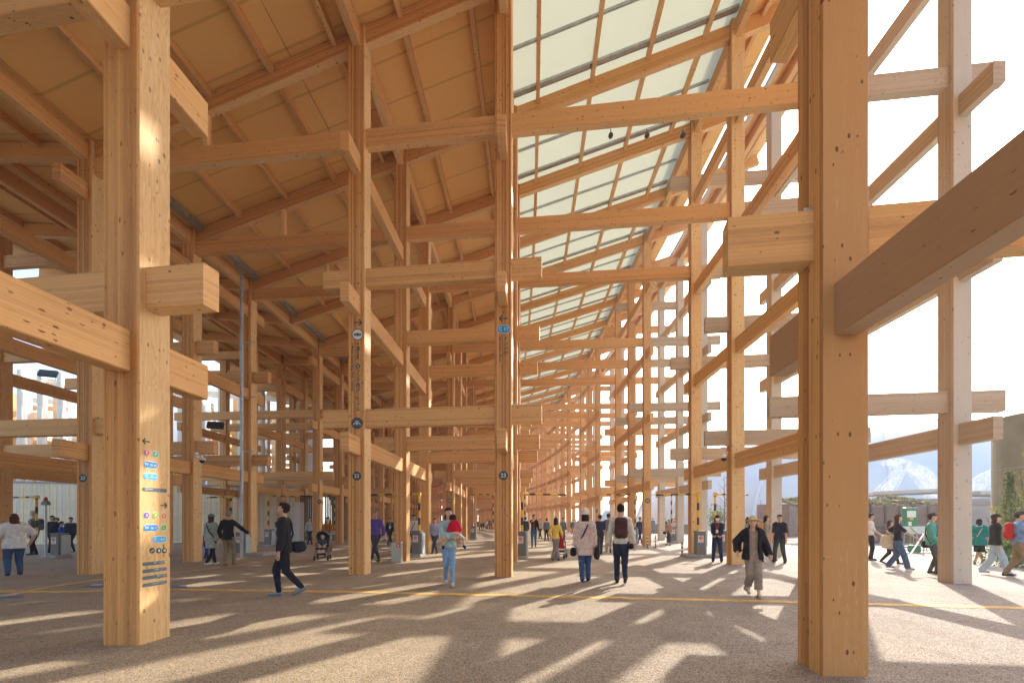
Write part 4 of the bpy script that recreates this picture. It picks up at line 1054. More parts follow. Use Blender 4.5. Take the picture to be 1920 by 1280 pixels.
def leafmat(name, c1, c2):
    m, t, b = newmat(name); a = N(t, 'ShaderNodeAttribute', attribute_name='wr')
    c = ramp(t, a.outputs['Fac'], [(0, c1), (1, c2)]); t.links.new(c, b.inputs['Base Color']); b.inputs['Roughness'].default_value = .55
    tr_ = N(t, 'ShaderNodeBsdfTranslucent'); t.links.new(c, tr_.inputs[0]); mx_ = N(t, 'ShaderNodeMixShader'); mx_.inputs[0].default_value = .35
    t.links.new(b.outputs[0], mx_.inputs[1]); t.links.new(tr_.outputs[0], mx_.inputs[2]); t.links.new(mx_.outputs[0], t.nodes['Material Output'].inputs[0]); return m
LEAF = leafmat('leaf_green', (.05, .09, .02), (.16, .22, .05)); DRY = leafmat('ground_cover', (.09, .10, .045), (.30, .25, .12)); YLEAF = leafmat('leaf_yellow', (.20, .20, .04), (.38, .32, .08))
def leaves(mb, pts, size, rnd):
    for p_ in pts:
        s_ = size*rnd.uniform(.6, 1.3); n_ = Vector((rnd.gauss(0, 1), rnd.gauss(0, 1), rnd.gauss(0, 1)+.4)).normalized(); u = n_.orthogonal().normalized(); u = Matrix.Rotation(rnd.uniform(0, 6.28), 3, n_) @ u; v = n_.cross(u)
        p_ = Vector(p_); q = [p_-u*s_, p_-v*s_*.45+n_*s_*.12, p_+u*s_, p_+v*s_*.45+n_*s_*.12]; mb.add([tuple(x) for x in q], [(0, 1, 2, 3)], wr=rnd.random())
rnd = random.Random(3)
m = MB(); pts = []
for _ in range(9000):
    t_ = rnd.random(); dp = rnd.random(); q = B0.lerp(B1, t_)+Vector((0, .2+dp*3.4, 0)); z = 2.30+dp*.62+.10*math.sin(q.x*2.3)+.07*math.sin(q.x*5.1+dp*9)+rnd.random()*.16; pts.append((q.x, q.y, z))
leaves(m, pts, .085, rnd); tag(m.build('terrace_planting', DRY), 'low dry grasses and green ground cover along the terrace top', 'ground cover', kind='stuff')
m = MB(); V = []
for t_ in np.linspace(0, 1, 30):
    for dp in (0, .35, .7, 1): q = B0.lerp(B1, t_)+Vector((0, .2+dp*3.4, 0)); V.append((q.x, q.y, 2.26+dp*.62+.08*math.sin(q.x*2.3)))
m.add(V, [(i*4+j, (i+1)*4+j, (i+1)*4+j+1, i*4+j+1) for i in range(29) for j in range(3)]); tag(m.build('terrace_soil', plain('soil', (.13, .11, .06), .95, 0, 6, .3)), kind='structure')
pb = empty('low_pavilion', (0, 0, 0)); tag(pb, 'long low grey flat roofed building behind the planted terrace', 'building')
vwall('wall', at(1560, 44), at(1900, 40), 0, 3.3, 6, plain('grey_render', (.34, .33, .33), .85, 0, 1, .08), pb)
m = MB(); m.beam(at(1630, 38.5, 3.62), at(1800, 36, 3.78), 4.0, .26); m.build('roof', plain('roof_edge', (.48, .45, .42), .7), pb); m = MB(); m.beam(at(1800, 36, 3.5), at(2000, 35, 3.4), 4.0, .26); m.build('roof', bpy.data.materials['roof_edge'], pb)
# pale dome
def dome_mat():
    m, t, b = newmat('pale_membrane_dome'); g = N(t, 'ShaderNodeTexCoord'); s = N(t, 'ShaderNodeSeparateXYZ'); t.links.new(g.outputs['Object'], s.inputs[0])
    n = noise(t, scalev(t, g.outputs['Object'], .06, .06, .2), 1, 3); c = ramp(t, n, [(.3, (.50, .56, .60)), (.7, (.66, .70, .72))])
    t.links.new(c, b.inputs['Base Color']); b.inputs['Roughness'].default_value = .45; return m
dm = empty('membrane_dome', at(1640, 88)); tag(dm, 'huge pale blue membrane dome filling the background at the right', 'dome')
V = []; nf, nr = 64, 14
for j in range(nr+1):
    ph = math.pi/2*j/nr
    for i in range(nf): a = 2*math.pi*i/nf; rr_ = 46*math.cos(ph)**.8; V.append((rr_*math.cos(a), rr_*math.sin(a)*.7, 19.0*math.sin(ph)**1.0))
m = MB(); m.add(V, [(j*nf+i, j*nf+(i+1) % nf, (j+1)*nf+(i+1) % nf, (j+1)*nf+i) for j in range(nr) for i in range(nf)]); m.build('skin', dome_mat(), dm, smooth=True)
for i in range(0, nf, 4):
    a = 2*math.pi*i/nf; m = MB(); m.tube([(46.1*math.cos(math.pi/2*j/nr)**.8*math.cos(a), 46.1*math.cos(math.pi/2*j/nr)**.8*math.sin(a)*.7, 19.1*math.sin(math.pi/2*j/nr)) for j in range(nr)], .22, 5); m.build('rib', plain('rib_white', (.7, .74, .76), .5) if i == 0 else bpy.data.materials['rib_white'], dm)
# water jets
JET, t_, b_ = newmat('water_spray'); b_.inputs['Base Color'].default_value = (.93, .95, .97, 1); b_.inputs['Roughness'].default_value = .9
tp = N(t_, 'ShaderNodeBsdfTransparent'); mx = N(t_, 'ShaderNodeMixShader'); lw_ = N(t_, 'ShaderNodeTexCoord'); n_ = noise(t_, lw_.outputs['Object'], 1.2, 6, .75)
mr = N(t_, 'ShaderNodeMapRange'); mr.inputs[1].default_value = .42; mr.inputs[2].default_value = .75; mr.inputs[3].default_value = .08; mr.inputs[4].default_value = .60; t_.links.new(n_, mr.inputs[0])
t_.links.new(mr.outputs[0], mx.inputs[0]); t_.links.new(tp.outputs[0], mx.inputs[1]); t_.links.new(b_.outputs[0], mx.inputs[2]); t_.links.new(mx.outputs[0], t_.nodes['Material Output'].inputs[0])
def jet(pts, label, r0, r1):
    d = 45; P = [at(px, d, zat(py, d)) for px, py in pts]; fine = []
    for i in range(len(P)-1):
        for k_ in range(6): fine.append(P[i].lerp(P[i+1], k_/6))
    fine.append(P[-1]); o = MB(); n = len(fine)
    for sc_ in (1, .55): o.tube([tuple(p_) for p_ in fine], [(r0+(r1-r0)*(i/n))*sc_ for i in range(n)], 9)
    tag(o.build('water_jet', JET, smooth=True), label, 'water jet', 'white arcs of water spray')
jet([(1655, 868), (1690, 868), (1720, 884), (1745, 908), (1760, 930)], 'misty arc of water falling towards the thick outer column from its left', .25, 1.3)
jet([(1905, 868), (1880, 880), (1850, 898), (1828, 918), (1800, 950)], 'misty arc of water between the outer column and the round tower', .2, 1.3)
jet([(1700, 864), (1690, 880), (1672, 905), (1650, 935)], 'faint arc of spray right of the big near column', .2, 1.0)
# round tower and climbing plants, right edge
tw2 = empty('round_tower', at(1978, 17)); tag(tw2, 'olive grey round tower with a flat top at the right edge', 'tower')
TOW = plain('olive_concrete', (.215, .21, .155), .85, 0, 1.5, .16, .2)
m = MB(); m.tube([(0, 0, -.1), (0, 0, 5.35)], [1.72, 1.72], 40); m.build('shaft', TOW, tw2, smooth=False); m = MB(); m.tube([(0, 0, 3.35), (0, 0, 3.37)], 1.735, 40, cap=False); m.tube([(0, 0, 1.7), (0, 0, 1.72)], 1.735, 40, cap=False); m.build('joint_ring', KERB, tw2)
for i_, (px, d, w_, h_, n_, mt, nm, lab) in enumerate(((1893, 14.7, .34, 3.0, 1500, LEAF, 'climbing_plant', 'tall leafy green climber in front of the round tower'),
        (1932, 14.9, .5, 3.9, 900, YLEAF, 'climbing_plant', 'sparse yellowing climber on the face of the round tower'),
        (1905, 13.6, .8, .75, 1500, LEAF, 'shrub', 'low green shrub at the foot of the climber by the walking group'),
        (1868, 16.5, .5, 1.9, 260, YLEAF, 'shrub', 'thin pale shrub left of the round tower'),
        (1772, 24.5, .5, .7, 500, LEAF, 'shrub', 'small green bush at the foot of the terrace benches'))):
    q = at(px, d); o = empty(nm, q); tag(o, lab, 'plant'); m = MB(); pts = []
    for _ in range(n_):
        z = rnd.random()**.8*h_; a = rnd.uniform(0, 6.28); r_ = w_*(.35+.65*math.sin(min(1, (z/h_)*1.15+.12)*math.pi)**.6)*rnd.random()**.5*(1+.3*math.sin(a*3+z*5)); pts.append((r_*math.cos(a), r_*math.sin(a), z))
    leaves(m, pts, .05, rnd); m.build('foliage', mt, o); m = MB()
    for k_ in range(5): a = k_*1.3; m.tube([(0, 0, 0), (w_*.3*math.cos(a), w_*.3*math.sin(a), h_*.4), (w_*.5*math.cos(a+1), w_*.5*math.sin(a+1), h_*.8)], [.02, .014, .006], 5)
    m.build('stem', plain('stem_brown', (.12, .08, .05), .8) if i_ == 0 else bpy.data.materials['stem_brown'], o)
# call box, map stands
q, d = foot(1706, 1026); o = empty('call_box', q); GRN = plain('green_enamel', (.015, .20, .10), .4)
tag(o, 'green call box with a white screen on a thin post', 'call box')
z0, z1 = zat(987, d), zat(951, d); m = MB(); m.rbox((0, 0, (z0+z1)/2), (.62, .28, z1-z0), .05); m.build('housing', GRN, o); m = MB(); m.box((-.02, -.142, z0+(z1-z0)*.66), (.44, .01, .34)); m.build('screen', vinyl((.70, .74, .74)), o)
m = MB(); m.box((-.02, -.142, z0+.42), (.16, .012, .14)); m.build('yellow_label', YELM, o); m = MB(); m.box((-.10, -.143, z0+.16), (.16, .012, .20)); m.build('paper', WHITE, o); m = MB(); m.tube([(0, .02, 0), (0, .02, z0+.02)], .04, 8); m.rbox((0, 0, .04), (.5, .4, .08), .02); m.build('post', CABG, o)
for px, lab in ((1704, 'left map stand with a tilted pale board below the call box'), (1728, 'right map stand with a tilted pale board by the teal jacket')):
    q, d = foot(px, 1036); o = empty('map_stand', q, R(8)); tag(o, lab, 'information stand', 'tilted map stands in front of the terrace'); m = MB()
    Mx = Matrix.Translation((0, 0, .98)) @ Matrix.Rotation(R(38), 4, 'X'); P = [Mx @ Vector((x, y, z)) for z in (-.015, .015) for x, y in ((-.36, -.25), (.36, -.25), (.36, .25), (-.36, .25))]
    m.add([tuple(x) for x in P], [(3, 2, 1, 0), (4, 5, 6, 7), (0, 1, 5, 4), (1, 2, 6, 5), (2, 3, 7, 6), (3, 0, 4, 7)]); m.build('board', plain('map_board', (.45, .47, .36), .4, 0, 9, .3) if px == 1704 else bpy.data.materials['map_board'], o)
    m = MB(); m.tube([(-.25, 0, .02), (-.2, 0, .95)], .02, 6); m.tube([(.25, 0, .02), (.2, 0, .95)], .02, 6); m.box((0, 0, .02), (.7, .4, .04)); m.build('legs', STEEL, o)
q, d = foot(1714, 1036); o = empty('planter_box', q); tag(o, 'small green planter tub at the foot of the map stands', 'planter'); m = MB(); m.rbox((0, 0, .17), (.34, .34, .34), .03); m.build('tub', GRN, o); m = MB(); leaves(m, [(rnd.gauss(0, .1), rnd.gauss(0, .1), .36+rnd.random()*.08) for _ in range(60)], .05, rnd); m.build('plants', LEAF, o)
bp = MB(); a, _ = foot(1700, 1052); b_, _ = foot(1732, 1040); bp.tube([(a.x, a.y, .03), (b_.x, b_.y, .85)], .025, 6); bp.tube([(b_.x, b_.y, 0), (b_.x, b_.y, .87)], .03, 6); tag(bp.build('barrier_pole', plain('pale_pole_paint', (.6, .55, .48), .6)), 'pale slanting barrier pole beside the teal jacket', 'pole')
lwq = empty('low_wall', (0, 0, 0)); tag(lwq, 'low grey wall behind the visitors in skirts', 'wall'); vwall('face', at(1180, 52), at(1300, 46), 0, 1.0, .3, plain('slate_wall', (.20, .21, .22), .8), lwq)
bq = empty('brown_pavilion', (0, 0, 0)); tag(bq, 'brown flat sided pavilion behind the man in the navy T-shirt', 'building')
vwall('wall', at(1441, 42), at(1500, 40), 0, 2.8, 5, PANEL, bq); m = MB(); m.beam(at(1440, 38.6, 2.75), at(1500, 37, 3.3), 1.2, .12); m.build('roof_edge', KERB, bq)
gp_ = empty('glass_pavilion', at(1142, 95)); tag(gp_, 'far glass pyramid pavilion seen between the visitors', 'building')
m = MB(); m.add([(-4.6, -4, -1), (4.6, -4, -1), (4.6, 4, -1), (-4.6, 4, -1), (-.8, 0, 3.6), (1.2, 0, 3.2)], [(0, 1, 5, 4), (1, 2, 5), (2, 3, 4, 5), (3, 0, 4)]); m.build('glass', plain('grey_glass', (.40, .50, .53), .2), gp_)
for px, d, h_, lab, gm in ((1358, 40, 5.6, 'thin bare sapling behind the guard in blue', None), (1345, 46, 2.6, 'small green tree low behind the guard', LEAF), (1426, 60, 4.4, 'thin bare tree left of the brown pavilion', None), (924, 120, 5.5, 'far dark green tree beyond the crowd', LEAF), (1040, 95, 9, 'tall dark conifer glimpsed through the far columns', LEAF)):
    q = at(px, d); o = empty('tree', q); tag(o, lab, 'tree'); m = MB(); m.tube([(0, 0, 0), (.05, 0, h_*.5), (0, .05, h_*.95)], [.05+h_*.008, .035, .012], 6)
    for k_ in range(14): z = h_*(.35+.6*k_/14); a = k_*2.4; L_ = h_*.2*(1.1-k_/14); m.tube([(.02, 0, z), (L_*math.cos(a)*.6, L_*math.sin(a)*.6, z+L_*.6), (L_*math.cos(a), L_*math.sin(a), z+L_*1.2)], [.022, .014, .006], 4)
    m.build('trunk', bpy.data.materials['stem_brown'], o)
    if gm:
        m = MB(); leaves(m, [(rnd.gauss(0, h_*.17), rnd.gauss(0, h_*.17), h_*.62+rnd.gauss(0, h_*.19)) for _ in range(1400)], .05+h_*.02, rnd); m.build('crown', gm, o)

# ------------------------------------------------------------------ people
NAVY = (.018, .024, .055); DEN = (.055, .095, .17); BLK = (.014, .014, .016); KHA = (.24, .175, .10); WHT = (.66, .66, .65)
person('woman in a loose white T-shirt and blue jeans at the far left', 27, 1078, 115, 12, fem=True, build=1.34, top=WHT, sleeve=.5, hem=.44, loose=.035, botc=(.04, .07, .14), botk='denim', hair='brown', hlen=.07,
       feet=((-.075, -.03), (.075, .04)), hands=((-.19, .03, .49), (.19, .05, .53)), elbow=((-1, -.6, 0), (1, -.6, 0)), vox=.0125)
G1_ = 'visitors queueing behind the left gates'
person('person in a grey patterned jacket and pale hat behind the left gate', 64, 1040, 82, 60, group=G1_, top=(.20, .22, .24), topk='print', botc=BLK, hair='grey', hat='bucket', hatc=(.42, .36, .28), extras=(('backpack', (.10, .11, .13)),))
person('tall dark clothed visitor just right of the red lamp pole', 98, 1036, 70, 150, group=G1_, top=BLK, botc=BLK, hair='black', hlen=.02)
person('boy in a bright blue T-shirt and pink shoes walking right', 115, 1037, 60, -100, group=G1_, top=(.015, .09, .55), sleeve=.5, botc=BLK, shoe=(.75, .06, .12), hair='black', **WALK_L)
person('visitor in a charcoal suit beside the boy in blue', 133, 1034, 65, 170, group=G1_, top=(.04, .05, .07), botc=(.03, .04, .06), hair='black')
person('half hidden dark haired visitor behind the boy in blue', 107, 1030, 60, 120, group=G1_, top=(.05, .05, .06), botc=BLK, hair='black')
person('woman in a speckled grey tunic with a black strap walking away right', 396, 1060, 97, -42, fem=True, top=(.36, .40, .34), topk='print', hem=.34, loose=.03, botc=(.02, .022, .04), shoe=(.6, .6, .6), hair='brown', hlen=.09, hat='cap', hatc=(.14, .18, .26), mask=True,
       feet=((-.06, .16), (.05, -.17)), lift=(0, .03), extras=(('strap', BLK, 1),))
person('grey haired man in a black jacket and khaki trousers reaching to the right', 428, 1060, 103, -30, top=(.014, .013, .020), botc=KHA, hair='grey', loose=.02, hem=.47, feet=((-.05, -.05), (.05, .07)), hands=((-.15, .05, .50), (.26, .17, .58)), shoe=KHA)
person('small child in red and blue half hidden by the woman in the speckled tunic', 386, 1046, 52, -60, top=(.35, .02, .03), botc=(.02, .04, .25), hair='black')
person('man in a black jacket with a white lanyard card walking left in profile', 533, 1115, 173, 78, h=None, top=(.016, .016, .020), loose=.026, hem=.46, open_=.035, inner=(.12, .10, .11), botc=(.012, .014, .026), shoe=(.19, .24, .29), hair='black', head=(0, 12),
       feet=((.0, -.17), (-.01, .05)), lift=(.035, 0), hands=((-.16, .02, .45), (.15, .09, .46)), extras=(('lanyard', (.65, .62, .66)), ('bag', (.018, .020, .032), (.09, -.12, .52), (.045, .070, .060)), ('strap', BLK, 1)))
person('woman in a white patterned jacket raising her hand in front of the slatted gate', 581, 1021, 52, 165, fem=True, top=(.50, .50, .52), topk='print', botc=NAVY, hair='dark', hlen=.04, hands=((-.10, .14, .82), (.14, .05, .52)))
o_, sp, sd_, sh_ = person('woman in a mustard jumper pushing a dark stroller towards the camera', 615, 1043, 74, 172, fem=True, top=(.32, .135, .022), botc=(.30, .11, .03), bot='skirt', bhem=.12, hair='brown', hlen=.08, hands=((-.10, .26, .56), (.10, .26, .56)), elbow=((-1, -.3, -1), (1, -.3, -1)), lean=.08)
# stroller with child
def stroller(px, py, yaw, label, c1, child=None):
    yaw += math.degrees(math.atan2(CX-px, F)-TH); p, d = foot(px, py); o = empty('stroller', p, R(yaw)); tag(o, label, 'stroller'); FR = plain('stroller_frame', (.08, .085, .09), .4, .4) if 'stroller_frame' not in bpy.data.materials else bpy.data.materials['stroller_frame']
    m = MB()
    for sx in (-.22, .22):
        m.tube([(sx, .32, .12), (sx, -.05, .55), (sx, -.42, 1.02)], .014, 6); m.tube([(sx, -.34, .12), (sx, .10, .60)], .014, 6)
    m.tube([(-.22, -.42, 1.02), (.22, -.42, 1.02)], .018, 6); m.tube([(-.22, .32, .12), (.22, .32, .12)], .014, 6); m.build('frame', FR, o)
    mesh_obj('seat', grid_mesh([('b', (0, .08, .42), (.19, .20, .05), .03, .02), ('b', (0, -.16, .66), (.19, .05, .26), .03, .02)], [], .02), fabric(c1), o)
    mesh_obj('canopy', grid_mesh([('e', (0, -.12, .86), (.23, .26, .20), 0)], [lambda X, Y, Z: .01-np.sqrt((X/.205)**2+((Y+.02)/.26)**2+((Z-.82)/.19)**2)*.2+.19, lambda X, Y, Z: .74-Z], .016), fabric(c1), o)
    mesh_obj('footrest', grid_mesh([('b', (0, .34, .24), (.15, .08, .03), .02, 0)], [], .02), fabric(BLK), o)
    for sx in (-.22, .22):
        for sy in (.34, -.34):
            m = MB(); m.tube([(sx-.03, sy, .085), (sx+.03, sy, .085)], .085, 14); m.build('wheel', BLACK, o)
    return o, p, d
so, sp_, sd2 = stroller(605, 1049, 172, 'dark blue stroller carrying a small child between the gates', (.03, .045, .07))
def seated_child(base, yaw, label, top, s=.85):
    o = empty('person', base, R(yaw)); tag(o, label, 'person'); 
    B = [('c', (0, 0, .47), (0, -.04, .68), .085, .075, .8, .03), ('c', (0, -.03, .70), (0, -.02, .80), .03, .03, 1, .02), ('e', (0, -.01, .865), (.072, .085, .092), .02), ('c', (0, .075, .86), (0, .088, .85), .010, .012, 1, .01)]
    for sx in (-1, 1): B += [('c', (sx*.06, .03, .47), (sx*.075, .24, .47), .05, .042, 1, .02), ('c', (sx*.075, .24, .47), (sx*.075, .30, .29), .038, .028, 1, .02), ('c', (sx*.075, .30, .28), (sx*.075, .36, .27), .026, .022, 1, .02),
              ('c', (sx*.09, -.02, .68), (sx*.12, .06, .56), .03, .024, 1, .02), ('c', (sx*.12, .06, .56), (sx*.05, .16, .52), .024, .018, 1, .02), ('e', (sx*.04, .175, .52), (.02, .028, .016), .01)]
    mesh_obj('body', grid_mesh(B, [], .013), SK2, o)
    mesh_obj('shirt', grid_mesh([('c', (0, 0, .46), (0, -.04, .68), .098, .088, .85, .03)]+[('c', (sx*.07, -.03, .69), (sx*.115, .04, .59), .042, .036, 1, .02) for sx in (-1, 1)], [lambda X, Y, Z: Z-.75], .014), fabric(top), o)
    mesh_obj('hair', grid_mesh([('e', (0, -.02, .885), (.078, .088, .088), .0)], [lambda X, Y, Z: .085-np.sqrt(X**2+(Y-.09)**2+(Z-.83)**2)], .012), _hm['dark'], o)
    return o
YC = 172+math.degrees(math.atan2(CX-605, F)-TH); c, s = math.cos(R(YC)), math.sin(R(YC))
seated_child(Vector((sp_.x-s*(-.02), sp_.y+c*(-.02), sp_.z+.0)), YC, 'small child sitting in the dark blue stroller', (.05, .07, .08))
person('person in a purple vest with white sleeves half hidden behind the column', 704, 1052, 95, 160, top=(.10, .06, .30), botc=(.045, .045, .06), hair='grey', loose=.02, hands=((-.17, .04, .50), (.13, .10, .58)))
G2_ = 'visitors beyond the middle gates'
person('man in a white shirt with a dark bag strap behind the sticker gate', 776, 1036, 72, 175, group=G2_, top=WHT, botc=BLK, hair='dark', extras=(('strap', BLK, 1),))
person('visitor in a dark suit with a white card between two columns', 731, 1022, 52, 180, group=G2_, top=(.02, .025, .035), botc=BLK, hair='dark', extras=(('lanyard', WHT),))
person('visitor in a pale blue shirt half hidden left of the woman with the baby', 815, 1037, 66, 170, group=G2_, top=(.30, .34, .50), botc=(.05, .06, .08), hair='dark')
# woman with baby
wo, wp, wd, wh = person('woman in a pale blue shirt and jeans carrying a baby in red', 841, 1097, 146, 186, fem=True, build=.95, top=(.36, .50, .50), hem=.49, loose=.022, botc=(.16, .27, .40), botk='denim', flare=-.002, shoe=(.5, .5, .52), hair='dark', hlen=.16, head=(10, 0),
       feet=((-.035, .13), (.03, -.10)), lift=(0, .02), hands=((.05, .16, .62), (-.05, .17, .66)), elbow=((-1, -.2, -1), (1, -.2, -1)))
def held_baby(wo):
    o = empty('person', wo.location, wo.rotation_euler[2]); tag(o, 'baby in a red top held in the arms of the woman in pale blue', 'person'); s = wh
    def q(x, y, z): return (x*s, y*s, z*s)
    cx_, cy_ = -.055, .125
    B = [('c', q(cx_, cy_, .66), q(cx_-.01, cy_-.015, .79), .052*s, .048*s, .85, .02), ('e', q(cx_+.012, cy_-.03, .858), (.042*s, .046*s, .050*s), .02)]
    for sx in (-1, 1): B += [('c', q(cx_+sx*.03, cy_, .66), q(cx_+sx*.115, cy_-.02, .60), .030*s, .024*s, 1, .02), ('c', q(cx_+sx*.115, cy_-.02, .60), q(cx_+sx*.13, cy_-.04, .51), .022*s, .017*s, 1, .01), ('c', q(cx_+sx*.13, cy_-.04, .505), q(cx_+sx*.135, cy_+.01, .492), .017*s, .014*s, 1, .01)]
    B += [('c', q(cx_+.04, cy_, .77), q(cx_+.07, cy_-.04, .70), .02*s, .016*s, 1, .01), ('e', q(cx_+.075, cy_-.05, .69), (.012*s, .014*s, .012*s), .01)]
    mesh_obj('body', grid_mesh(B, [], .010), SK2, o)
    mesh_obj('shirt', grid_mesh([('c', q(cx_, cy_, .70), q(cx_-.01, cy_-.015, .80), .064*s, .056*s, .9, .02), ('c', q(cx_+.04, cy_, .785), q(cx_+.068, cy_-.03, .715), .029*s, .024*s, 1, .01), ('c', q(cx_-.045, cy_, .785), q(cx_-.08, cy_+.0, .71), .029*s, .024*s, 1, .01)], [lambda X, Y, Z: .69*s-Z], .011, fold=.002), fabric((.52, .008, .03)), o)
    mesh_obj('trousers', grid_mesh([('c', q(cx_, cy_, .65), q(cx_, cy_, .70), .062*s, .060*s, .9, .02)]+[('c', q(cx_+sx*.03, cy_, .655), q(cx_+sx*.117, cy_-.02, .60), .038*s, .030*s, 1, .02) for sx in (-1, 1)], [], .011), fabric((.60, .46, .42), 'print'), o)
    mesh_obj('hair', grid_mesh([('e', q(cx_+.012, cy_-.022, .868), (.046*s, .050*s, .048*s), .0)], [lambda X, Y, Z: .84*s-Z], .010, fold=.002), _hm['dark'], o)
    for sx in (-1, 1): mesh_obj('shoe', grid_mesh([('c', q(cx_+sx*.13, cy_-.04, .507), q(cx_+sx*.136, cy_+.015, .492), .021*s, .017*s, 1, .01)], [], .010), fabric((.02, .03, .12)), o)
held_baby(wo)
# far crowd
G3_ = 'distant crowd at the far end of the walkway'; cr = random.Random(9)
CC = ['black', 'plum', 'white', 'navy', 'grey', 'dark green', 'maroon', 'beige', 'charcoal']; CV = dict(zip(CC, [BLK, (.10, .04, .08), WHT, NAVY, (.25, .25, .27), (.03, .09, .05), (.16, .02, .03), (.4, .33, .24), (.05, .05, .055)]))
place = ['at the left end', 'second from the left', 'third from the left', 'fourth from the left', 'in the middle', 'fifth from the right', 'fourth from the right', 'third from the right', 'at the right end']
for k_, px in enumerate((895, 899, 903, 907, 911, 914, 918, 922, 926)):
    cc = CC[(k_*4) % 9]; person('far visitor in %s %s of the distant crowd' % (cc, place[k_]), px, 992+cr.uniform(-1, 4), cr.uniform(17, 22), cr.uniform(0, 360), group=G3_, top=CV[cc], botc=BLK, hair='black', vox=.04)
G4_ = 'visitors walking under the roof right of the central column'
person('man in a black jacket and blue jeans walking towards the camera', 1001, 1025, 61, 178, group=G4_, top=BLK, open_=.03, inner=(.16, .03, .04), botc=DEN, botk='denim', hair='dark', hands=((-.15, .03, .46), (.03, .16, .80)), **WALK_R)
person('person in dark clothes half behind the gate at the central column', 985, 1018, 50, 0, group=G4_, top=(.03, .04, .06), botc=BLK, hair='black')
person('visitor in a white top with a dark bag right of the black jacket man', 1013, 1010, 38, 160, group=G4_, top=(.45, .42, .40), botc=BLK, hair='black', vox=.025)
person('visitor in a grey shirt and dark trousers walking away', 1025, 1014, 43, 10, group=G4_, top=(.12, .15, .22), botc=BLK, hair='black', **WALK_L)
person('woman in a yellow blouse and wide grey trousers seen from behind', 1042, 1050, 80, -8, fem=True, top=(.72, .52, .10), hem=.50, sleeve=.85, botc=(.23, .22, .22), flare=.022, hair='black', hlen=.14, hands=((-.14, .12, .56), (.14, .14, .56)))
so, sp_, _ = stroller(1049, 1046, -8, 'red stroller in front of the woman in the yellow blouse', (.40, .02, .03))
person('woman in a slate dress just right of the yellow blouse', 1056, 1016, 46, 200, group=G4_, fem=True, top=(.12, .14, .20), botc=(.10, .11, .16), bot='skirt', bhem=.2, hair='black')
person('visitor in teal and red sitting far back left of the sun hat woman', 1073, 1002, 28, 180, group=G4_, top=(.05, .16, .18), botc=(.4, .03, .04), hair='black', vox=.03)
person('visitor in red leaning beside the far column', 1079, 1000, 26, 90, group=G4_, top=(.28, .04, .05), botc=BLK, hair='black', vox=.03)
person('woman in a cream bucket hat and long pale pink shirt walking away', 1097, 1090, 135, 4, fem=True, build=1.08, top=(.60, .475, .42), hem=.37, loose=.045, sleeve=.97, botc=(.035, .07, .15), botk='denim', flare=.008, hair='dark', hlen=.07, hat='bucket', hatc=(.66, .60, .50),
       feet=((-.04, -.04), (.045, .06)), lift=(.0, 0), extras=(('strap', BLK, -1), ('bag', BLK, (-.165, .0, .42), (.040, .055, .060)), ('bag', (.03, .022, .024), (.165, .01, .40), (.035, .075, .085), (.13, .0, .60))))
person('man in a navy T-shirt walking away left of the backpack man', 1125, 1040, 76, 8, top=NAVY, sleeve=.5, botc=(.02, .03, .05), hair='dark', **WALK_R)
person('man in a dark T-shirt and khaki trousers with a grey backpack walking away', 1141, 1035, 73, 0, top=(.03, .03, .035), sleeve=.5, botc=(.33, .27, .19), hair='dark', extras=(('backpack', (.14, .16, .16)),), **WALK_L)
person('man with a maroon backpack, cream shirt and dark jeans walking away', 1164, 1093, 149, 2, top=(.60, .56, .46), loose=.026, hem=.50, sleeve=.98, botc=(.014, .020, .042), botk='denim', shoe=(.03, .025, .02), hair='black', flare=.004,
       feet=((-.045, .03), (.05, -.13)), lift=(0, .045), hands=((-.17, .04, .47), (.17, .06, .48)), extras=(('backpack', (.075, .025, .028)), ('bag', BLK, (.125, -.02, .47), (.03, .035, .035))))
person('guard in a blue uniform half hidden behind the column with the bollards', 1200, 1019, 50, 180, top=(.015, .04, .16), botc=(.015, .035, .14), hair='black', hat='cap', hatc=(.015, .03, .10))
G5_ = 'visitors in sunlight beyond the slim bollards'
person('girl in a white shirt and black vest beyond the bollards', 1239, 1012, 42, 160, group=G5_, fem=True, top=(.05, .05, .055), botc=(.04, .05, .07), bot='skirt', bhem=.30, hair='black', hlen=.08)
person('person in an olive jacket behind the girl in the black vest', 1246, 1008, 38, 170, group=G5_, top=(.10, .10, .07), botc=(.16, .17, .2), hair='black')
person('woman in a lilac top and long cream skirt', 1261, 1016, 44, 190, group=G5_, fem=True, top=(.34, .30, .36), botc=(.50, .42, .28), bot='skirt', bhem=.10, hair='black', hlen=.06)
person('woman in a dusty pink blouse and long charcoal skirt', 1254, 1022, 48, 150, group=G5_, fem=True, top=(.42, .25, .19), botc=(.035, .038, .05), bot='skirt', bhem=.12, hair='brown', hlen=.05, extras=(('bag', BLK, (.16, .06, .50), (.05, .06, .06)),))
person('man in a slate suit striding in the sun', 1266, 1003, 33, -100, group=G5_, top=(.09, .12, .14), botc=(.07, .09, .11), hair='black', vox=.025, **WALK_L)
person('far visitor in blue at the column edge', 1224, 1000, 30, 180, group=G5_, top=(.10, .14, .22), botc=(.10, .11, .14), hair='black', vox=.03)
person('guard in a navy uniform, cap and face mask with hands folded', 1345, 1053, 88, 176, top=(.014, .026, .075), loose=.018, hem=.47, botc=(.014, .028, .10), hair='black', hat='cap', hatc=(.02, .03, .07), mask=True, hands=((.02, .12, .56), (-.02, .12, .56)), elbow=((-1, -.2, -1), (1, -.2, -1)), feet=((-.085, 0), (.085, 0)), flare=.006, extras=(('lanyard', (.55, .08, .08)), ('belt', WHT)))
